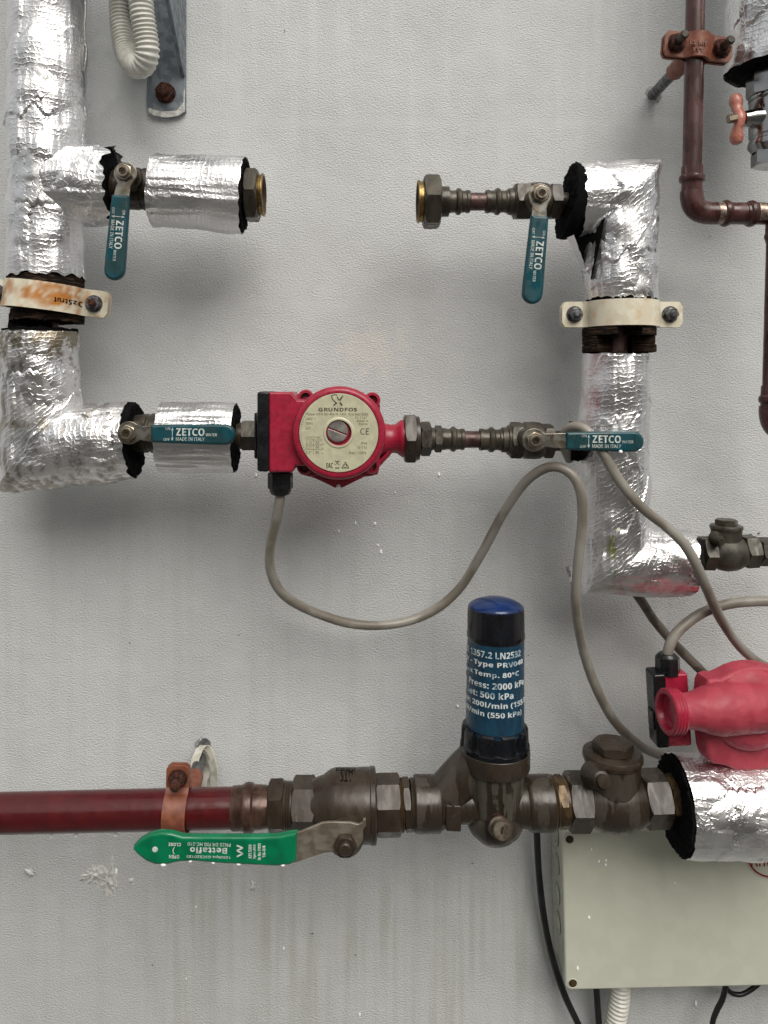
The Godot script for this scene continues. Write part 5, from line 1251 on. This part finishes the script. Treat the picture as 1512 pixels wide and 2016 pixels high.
# ---------------------------------------------------------------- enclosure
func build_enclosure() -> void:
	var t := thing("enclosure_box", "grey green plastic junction box under the thick foil pipe", "box", P(1320, 1945, 0.0))
	var zf := 0.054; var u := S(zf)
	var w := 560.0 * u; var h := 312.0 * u
	var o := P(1110 + 280, 1944 - 156, zf)
	var rot := Basis(Vector3(0, 0, 1), 0.022)
	var mb := Mb.new(); mb.plate(rrect(w, h, 0.006, 5), 0.014, 0.0022, Transform3D(rot, o - Vector3(0, 0, 0.014)), 4); part(t, "cover", mb, mats.box)
	mb = Mb.new(); mb.plate(rrect(w - 0.004, h - 0.004, 0.006, 5), 0.042, 0.001, Transform3D(rot, Vector3(o.x, o.y, -0.002)), 2); part(t, "base", mb, mats.box)
	for e in [[-1.0, 1.0], [-1.0, -1.0], [1.0, 1.0], [1.0, -1.0]]:
		var q := Transform3D(rot, o) * Vector3(e[0] * (w / 2 - 0.0075), e[1] * (h / 2 - 0.0075), 0.0)
		mb = Mb.new(); mb.lathe([Vector2(0.0002, 0.0052), Vector2(0.0008, 0.0048), Vector2(0.0006, 0.0043), Vector2(0.0003, 0.0042)], frame(q, q + Vector3(0, 0, 1)), 24); var s := part(t, "screw", mb, mats.box)
		mb = Mb.new(); mb.lathe([Vector2(0.0003, 0.0042), Vector2(0.0004, 0.0015), Vector2(0.0006, 0)], frame(q, q + Vector3(0, 0, 1)), 20); part(s, "screw_recess", mb, mats.brass_dull)
	# knock-outs on the left side
	for k in 4:
		var q := Transform3D(rot, Vector3(o.x, o.y, 0.022)) * Vector3(-w / 2 + 0.0012, h / 2 - 0.021 - k * 0.0315, 0)
		mb = Mb.new(); mb.lathe([Vector2(0, 0.0105), Vector2(0.001, 0.0102), Vector2(0.001, 0.0085), Vector2(0.0003, 0.0082), Vector2(0.0003, 0.0062), Vector2(0.0012, 0.006), Vector2(0.0012, 0)], frame(q, q + Vector3(-1, 0, 0)), 28); part(t, "knockout", mb, mats.box)
	# round maker's badge, partly hidden by the foil pipe and the frame
	var c := P(1516, 1680, zf); var fx := facing(c, Vector3(1, 0.02, 0))
	mb = Mb.new(); mb.lathe([Vector2(0, 50 * u), Vector2(0.0006, 50 * u), Vector2(0.0006, 0)], frame(c, c + Vector3(0, 0, 1)), 56); var bd := part(t, "badge", mb, mats.clear_ring)
	mb = Mb.new(); var tx := fx.translated_local(Vector3(0, 0, 0.0009)); letters(mb, "Rheem", 80 * u, 36 * u, tx.translated_local(Vector3(2 * u, -7 * u, 0)), false)
	for k in 48:
		var a0 := TAU * k / 48.0; var a1 := TAU * (k + 1.1) / 48.0
		bar(mb, Vector2(cos(a0), sin(a0)) * 45 * u, Vector2(cos(a1), sin(a1)) * 45 * u, 3 * u, tx)
	part(bd, "lettering", mb, mats.red_print)

# ---------------------------------------------------------------- upper right corner
func build_top_corner() -> void:
	var zp := 0.095
	var t := thing("brown_pipe", "slim dark brown pipe with bend in the upper right corner", "pipe", P(1365, 440, zp))
	var mb := Mb.new(); lx(mb, 1380, -560, 1362.5, 345, zp, [[0, 19.7], [905, 19.7]], 40); part(t, "upright", mb, mats.pipe_brown)
	mb = Mb.new(); lx(mb, 1363, 328, 1362, 382, zp, [[0, 20], [0, 22], [16, 22.5], [19, 26], [24, 27], [29, 26], [32, 22.5], [38, 21.5], [54, 22.5], [56, 22]], 40, 26.0); part(t, "socket", mb, mats.pipe_brown)
	mb = Mb.new(); mb.tube(path_px([[1362, 378, zp], [1362, 388, zp], [1366, 404, zp], [1377, 415, zp], [1393, 419.5, zp], [1410, 420, zp]], 0.0015), func(_r: float) -> float: return 22.0 * S(zp), 36); part(t, "bend", mb, mats.pipe_brown)
	mb = Mb.new(); lx(mb, 1408, 420, 1512, 421, zp, [[0, 22], [12, 22], [15, 25.5], [20, 27], [25, 25.5], [28, 22], [56, 22], [57, 20.5], [58, 22], [62, 22.5], [65, 25.5], [70, 27], [75, 25.5], [78, 22], [130, 22]], 40, 26.0); part(t, "socket", mb, mats.pipe_brown)
	for e in [[1409, 1421], [1487, 1502]]:
		mb = Mb.new(); lx(mb, e[0], 420, e[1], 420, zp, [[0, 22.6], [e[1] - e[0], 22.6]], 40); part(t, "silver_sticker", mb, mats.sticker)
	mb = Mb.new(); lx(mb, 1529, 420, 1519, 790, zp, [[0, 22], [40, 22], [43, 24], [48, 24], [52, 22], [60, 19.7], [340, 19.7], [340, 22], [358, 22.5], [362, 26], [367, 27], [372, 26], [375, 22.5], [390, 22.5]], 40, 26.0); part(t, "lower_upright", mb, mats.pipe_brown)
	mb = Mb.new(); mb.tube(path_px([[1519, 800, zp], [1519, 816, zp], [1524, 834, zp], [1538, 846, zp], [1570, 850, zp]], 0.0015), func(_r: float) -> float: return 22.5 * S(zp), 36); part(t, "bend", mb, mats.pipe_brown)

	var c := thing("pipe_clamp", "terracotta clamp on the slim brown pipe at upper right", "clamp", P(1370, 125, zp), "terracotta pipe clamps")
	var side := Vector3(1, -0.09, -0.06).normalized(); var up := Vector3(0.09, 1, 0).normalized()
	clamp_halves(c, P(1370, 96, zp), side, up, 20.2 * S(zp), 0.0228, 0.0245, 0.0032, mats.terracotta, 0.0015, 0.001)
	for sg in [-1.0, 1.0]: bolt(c, P(1370, 96, zp) + side * sg * 0.0225 + Vector3(0, 0, 0.006), Vector3(0, 0, 1), 0.0076, 0.007, 0.0042, 0.014, mats.rusty, mats.bronze_dark)
	var lt := Mb.new()
	letters(lt, "ES Mf", 34 * S(0.106), 9 * S(0.106), facing(P(1375, 84, 0.1088), Vector3(1, -0.09, 0)), true, 0.0012); letters(lt, "TTT", 22 * S(0.106), 6 * S(0.106), facing(P(1374, 98, 0.1088), Vector3(1, -0.09, 0)), true, 0.0012)
	part(c, "raised_letters", lt, mats.terracotta)
	var ws := P(1286, 186, 0.0); var we := P(1346, 122, 0.078)
	mb = Mb.new(); mb.lathe([Vector2(-0.004, 0.0058), Vector2(ws.distance_to(we), 0.0058)], frame(ws, we), 20); part(c, "wall_stud", mb, mats.zinc)
	mb = Mb.new(); mb.tube(spline([ws.lerp(we, 0.72), we, P(1364, 104, 0.09)]), func(_r: float) -> float: return 0.0088, 20); part(c, "boss", mb, mats.terracotta)
	mb = Mb.new(); mb.lathe([Vector2(0, 0.0095), Vector2(0.001, 0.009), Vector2(0.0012, 0.005)], frame(P(1285, 186, 0.0), P(1285, 186, 1.0)), 24, 32.0, func(a: float, _t: float, r: float) -> float: return r * (1 + 0.14 * sin(a * 5.0))); part(c, "wall_socket", mb, mats.paint_white)

	var z := 0.085
	var f := thing("insulated_pipe", "foil wrapped pipe end above the chrome valve in the top right corner", "pipe", P(1527, 140, z))
	mb = Mb.new(); foil(mb, [P(1527, -170, z), P(1527, 138, z)], 100 * S(z), 101 * S(z), {"seed": 16.0, "lump": 0.0012, "crin": 0.0006, "flute": 0.0005, "jag1": 0.003, "tapes": [[0.06, 0.105, 0.0006, 0.012], [0.12, 0.2, 0.0005, 0.02]]}); part(f, "foil_jacket", mb, mats.foil)
	mb = Mb.new(); foil(mb, [P(1529, -560, z), P(1527, -168, z)], 100 * S(z), 100 * S(z), {"seed": 18.0, "res": 0.003}); part(f, "foil_jacket", mb, mats.foil)
	mb = Mb.new(); foam_end(mb, P(1527, 100, z), P(1527, 134, z), 97 * S(z), 71.0, 0.002); part(f, "foam_end", mb, mats.foam)
	var v := thing("chrome_valve", "polished chrome stop valve with faded red handle at the right edge", "valve", P(1527, 340, z))
	mb = Mb.new(); lx(mb, 1527, 150, 1527, 340, z, [[36, 52], [40, 55], [46, 56], [48, 53], [52, 55], [118, 55], [120, 53], [126, 53], [128, 56], [134, 57], [138, 57], [142, 54], [150, 48]], 64, 30.0); lx(mb, 1527, 120, 1527, 190, z, [[0, 48], [26, 48]], 48); part(v, "body", mb, mats.chrome)
	mb = Mb.new(); nx(mb, 1527, 146, 1527, 190, z, 60, 8, 0.3); part(v, "hex_end", mb, mats.chrome)
	mb = Mb.new(); nx(mb, 1527, 296, 1527, 326, z, 52, 6, 0.3); part(v, "hex_end", mb, mats.chrome)
	mb = Mb.new(); lx(mb, 1500, 232, 1440, 236, z + 0.006, [[0, 22], [18, 20], [26, 17], [36, 16], [38, 9], [50, 9]], 32); part(v, "stem_boss", mb, mats.chrome)
	mb = Mb.new()
	mb.tube(path_px([[1448, 184, z + 0.004], [1449, 198, z + 0.004], [1451, 214, z + 0.006], [1456, 226, z + 0.009], [1456, 240, z + 0.01], [1452, 254, z + 0.008], [1450, 270, z + 0.005], [1451, 289, z + 0.004]], 0.001), func(s: float) -> float:
		var f2 := clampf(s / (106 * S(z)), 0, 1); var e := absf(f2 - 0.5) * 2.0
		var rr := 9.0 + 3.6 * exp(-pow((e - 0.7) / 0.22, 2)) + 1.6 * exp(-pow(e / 0.2, 2))
		return rr * sqrt(clampf(1 - pow(maxf(e - 0.86, 0) / 0.14, 2), 0.0004, 1)) * S(z), 32)
	part(v, "handle", mb, mats.handle_red)
	mb = Mb.new(); nx(mb, 1450, 232, 1433, 235, z + 0.012, 9, 6, 0.0); part(v, "handle_nut", mb, mats.nut_zinc)

# ---------------------------------------------------------------- bracket and flexible conduit at the top left
func build_bracket() -> void:
	var t := thing("steel_bracket", "grey steel gusset bracket bolted to the wall at the top left", "bracket", P(328, 232, 0.0))
	var mb := Mb.new(); var u := S(0.004)
	mb.plate(outline([[-38, 300], [-38, -62], [-34, -72], [-20, -80], [-4, -84], [14, -83], [30, -78], [38, -72], [38, 300]], u), 0.005, 0.0008, Transform3D(Basis(), P(328, 148, 0.003) - Vector3(0, 0, 0.003))); part(t, "back_plate", mb, mats.galvanised)
	for e in [[291.5, 1.0], [364.5, -1.0]]:
		var q := P(e[0], 150, 0.005)
		mb = Mb.new(); mb.plate(outline([[0, 0], [8, 0], [20, 6], [205, 140], [290, 205], [290, 330], [0, 330]], 0.00056), 0.004, 0.0008, Transform3D(Basis(Vector3(0, 0, 1), Vector3(0, 1, 0), Vector3(e[1], 0, 0)), q)); part(t, "gusset", mb, mats.galvanised)
	mb = Mb.new(); var c := P(326, 184, 0.005); mb.lathe([Vector2(0, 0.0112), Vector2(0.0012, 0.011), Vector2(0.0014, 0.0095)], frame(c, c + Vector3(0, 0, 1)), 28); part(t, "washer", mb, mats.rusty)
	mb = Mb.new(); mb.nut(0.001, 0.008, 0.0105, frame(c, c + Vector3(0, 0, 1)), 6, 0.2); mb.lathe([Vector2(0.006, 0.006), Vector2(0.013, 0.0058), Vector2(0.014, 0.004), Vector2(0.014, 0)], frame(c, c + Vector3(0, 0, 1)), 18); part(t, "anchor_bolt", mb, mats.rusty)
	# paint smears left on the foot
	mb = Mb.new(); mb.plate(outline([[-35, -6], [-10, -14], [20, -12], [33, 4], [34, 30], [36, 30], [36, -14], [24, -22], [0, -26], [-26, -22], [-36, -14]], u), 0.0006, 0.0002, Transform3D(Basis(), P(328, 206, 0.0052))); part(t, "paint_smear", mb, mats.paint_white)
	t = thing("flexible_conduit", "white corrugated conduit looping down beside the steel bracket at the top left", "conduit", P(262, 150, 0.06), "white corrugated conduits")
	mb = Mb.new()
	mb.tube(path_px([[238, -80, 0.05], [238, 0, 0.05], [240, 50, 0.052], [248, 98, 0.058], [263, 126, 0.07], [280, 128, 0.082], [290, 104, 0.09], [285, 60, 0.094], [278, 10, 0.098], [274, -90, 0.1]], 0.0007), func(s: float) -> float: return 0.0114 + 0.0009 * sin(s * TAU / 0.0042), 28); part(t, "corrugated_tube", mb, mats.conduit)

# ---------------------------------------------------------------- cables
func cable(called: String, label: String, rows: Array, r: float, m: Material, print_at: Array, group := "") -> Node3D:
	var pts := path_px(rows, 0.003)
	var t := thing(called, label, "cable", pts[pts.size() / 2], group)
	var mb := Mb.new()
	mb.tube(pts, func(s: float) -> float: return r * (1 + 0.02 * sin(s * 70.0)), 18); part(t, "sheath", mb, m)
	return t

func build_cables() -> void:
	var g := "grey pump cables"
	cable("power_cable", "grey cable looping from the mounted pump across the wall in a long S", [[552, 968, 0.125], [551, 985, 0.125], [543, 1030, 0.118], [532, 1080, 0.108], [534, 1128, 0.098], [560, 1172, 0.085], [620, 1206, 0.07], [700, 1229, 0.058], [780, 1228, 0.048], [850, 1204, 0.042], [905, 1158, 0.045], [950, 1086, 0.06], [990, 1012, 0.08], [1035, 948, 0.1], [1080, 920, 0.116], [1118, 928, 0.124], [1141, 962, 0.127], [1147, 1020, 0.127], [1138, 1110, 0.122], [1134, 1190, 0.112], [1146, 1270, 0.095], [1172, 1350, 0.08], [1210, 1420, 0.066], [1260, 1468, 0.055], [1310, 1490, 0.048], [1350, 1500, 0.045]], 0.0047, mats.cable_grey, [], g)
	cable("power_cable", "grey cable hanging over the stained foil pipe from behind the teal lever", [[1122, 905, 0.09], [1112, 880, 0.1], [1110, 858, 0.106], [1122, 842, 0.114], [1146, 842, 0.124], [1172, 866, 0.131], [1192, 900, 0.133], [1222, 950, 0.134], [1265, 1000, 0.135], [1310, 1036, 0.136], [1346, 1070, 0.137], [1370, 1110, 0.135], [1392, 1160, 0.124], [1420, 1220, 0.1], [1456, 1272, 0.075], [1500, 1308, 0.055], [1560, 1330, 0.04]], 0.0047, mats.cable_grey, [], g)
	cable("power_cable", "dirty grey cable slanting from under the stained foil elbow to the loose pump", [[1225, 1130, 0.05], [1262, 1182, 0.042], [1290, 1224, 0.036], [1330, 1270, 0.034], [1372, 1312, 0.034], [1430, 1370, 0.034]], 0.0049, mats.cable_dirty, [], g)
	cable("power_cable", "grey cable arching from the loose pump gland to the right edge", [[1314, 1302, 0.103], [1315, 1284, 0.103], [1322, 1262, 0.103], [1342, 1236, 0.101], [1380, 1208, 0.097], [1430, 1190, 0.1], [1480, 1184, 0.1], [1530, 1185, 0.1], [1600, 1195, 0.095]], 0.0049, mats.cable_grey, [], g)
	g = "black cables at the junction box"
	cable("black_cable", "thick black cable running down left of the junction box", [[1058, 1590, 0.03], [1057, 1640, 0.024], [1061, 1720, 0.02], [1070, 1800, 0.02], [1086, 1880, 0.02], [1110, 1955, 0.02], [1140, 2020, 0.02], [1180, 2110, 0.02]], 0.0036, mats.cable_black, [], g)
	cable("black_cable", "black cable dropping from the junction box beside the white conduit", [[1173, 1930, 0.02], [1175, 1960, 0.02], [1179, 2016, 0.02], [1184, 2100, 0.02]], 0.0034, mats.cable_black, [], g)
	cable("black_cable", "thin black cable dropping from the right of the junction box", [[1430, 1925, 0.03], [1428, 1945, 0.03], [1422, 1968, 0.028], [1410, 1992, 0.028], [1402, 2020, 0.028], [1396, 2100, 0.028]], 0.0028, mats.cable_black, [], g)
	cable("black_cable", "thin black cable curling back up to the junction box near the right edge", [[1424, 1925, 0.026], [1430, 1944, 0.026], [1440, 1955, 0.026], [1458, 1958, 0.026], [1476, 1950, 0.026], [1494, 1936, 0.026], [1504, 1920, 0.026]], 0.0024, mats.cable_black, [], g)
	var t := thing("flexible_conduit", "white corrugated conduit leaving the bottom of the junction box", "conduit", P(1212, 2010, 0.03), "white corrugated conduits")
	var mb := Mb.new(); mb.tube(path_px([[1222, 1925, 0.028], [1220, 1960, 0.028], [1214, 2000, 0.028], [1210, 2030, 0.028], [1206, 2110, 0.028]], 0.0007), func(s: float) -> float: return 0.0102 + 0.0009 * sin(s * TAU / 0.0045), 28); part(t, "corrugated_tube", mb, mats.conduit)

# ---------------------------------------------------------------- water drops
func build_drops() -> void:
	var rng := RandomNumberGenerator.new(); rng.seed = 77
	var wall := Mb.new()
	for k in 16:
		var px := rng.randf_range(10, 1490); var py := rng.randf_range(20, 2000)
		if k < 9: px = rng.randf_range(440, 880); py = rng.randf_range(920, 1090)
		elif k < 14: px = rng.randf_range(20, 900); py = rng.randf_range(1680, 2000)
		var r := rng.randf_range(0.0009, 0.0021)
		drop(wall, P(px, py, 0.0) + Vector3(0, 0, -0.0004), Vector3(r * 0.8, r * rng.randf_range(1.0, 1.9), r * 0.55))
	var o := part(self, "wall_drops", wall, mats.water)
	o.set_meta("kind", "stuff"); o.set_meta("label", "rain drops clinging to the grey wall"); o.set_meta("category", "water drops")
	var hang := Mb.new()
	for e in [[322, 1700, 0.171, 6], [375, 1694, 0.171, 4], [420, 1697, 0.171, 4], [470, 1699, 0.171, 5], [557, 1701, 0.171, 5], [100, 1645, ZB, 5], [150, 1644, ZB, 5], [228, 1643, ZB, 5], [666, 957, 0.1, 5], [1222, 889, 0.14, 4]]:
		drop(hang, P(e[0], e[1], e[2]), Vector3(e[3] * 0.00045, e[3] * 0.0004, e[3] * 0.00042))
	o = part(self, "hanging_drops", hang, mats.water)
	o.set_meta("kind", "stuff"); o.set_meta("label", "rain drops hanging from the undersides of pipes and levers"); o.set_meta("category", "water drops")
	var box := Mb.new()
	for k in 7:
		var px := rng.randf_range(1130, 1500); var py := rng.randf_range(1690, 1930)
		if k < 4: px = rng.randf_range(1160, 1210); py = rng.randf_range(1650, 1790)
		var r := rng.randf_range(0.0008, 0.002)
		drop(box, P(px, py, 0.0542), Vector3(r * 0.8, r * rng.randf_range(1.0, 1.6), r * 0.5))
	o = part(self, "box_drops", box, mats.water)
	o.set_meta("kind", "stuff"); o.set_meta("label", "rain drops on the front of the junction box"); o.set_meta("category", "water drops")

func drop(mb: Mb, at: Vector3, r: Vector3) -> void:
	var p := PackedVector3Array(); var u := PackedVector2Array(); var cs := PackedVector3Array()
	for i in 8:
		for j in 13:
			var a := PI * i / 7.0; var b := TAU * (j % 12) / 12.0
			var pear := 1.0 + 0.25 * cos(a)
			p.push_back(at + Vector3(sin(a) * cos(b) * r.x * pear, -cos(a) * r.y, sin(a) * sin(b) * r.z * pear)); u.push_back(Vector2.ZERO)
		cs.push_back(at)
	mb.grid(p, u, 8, 13, true, cs)
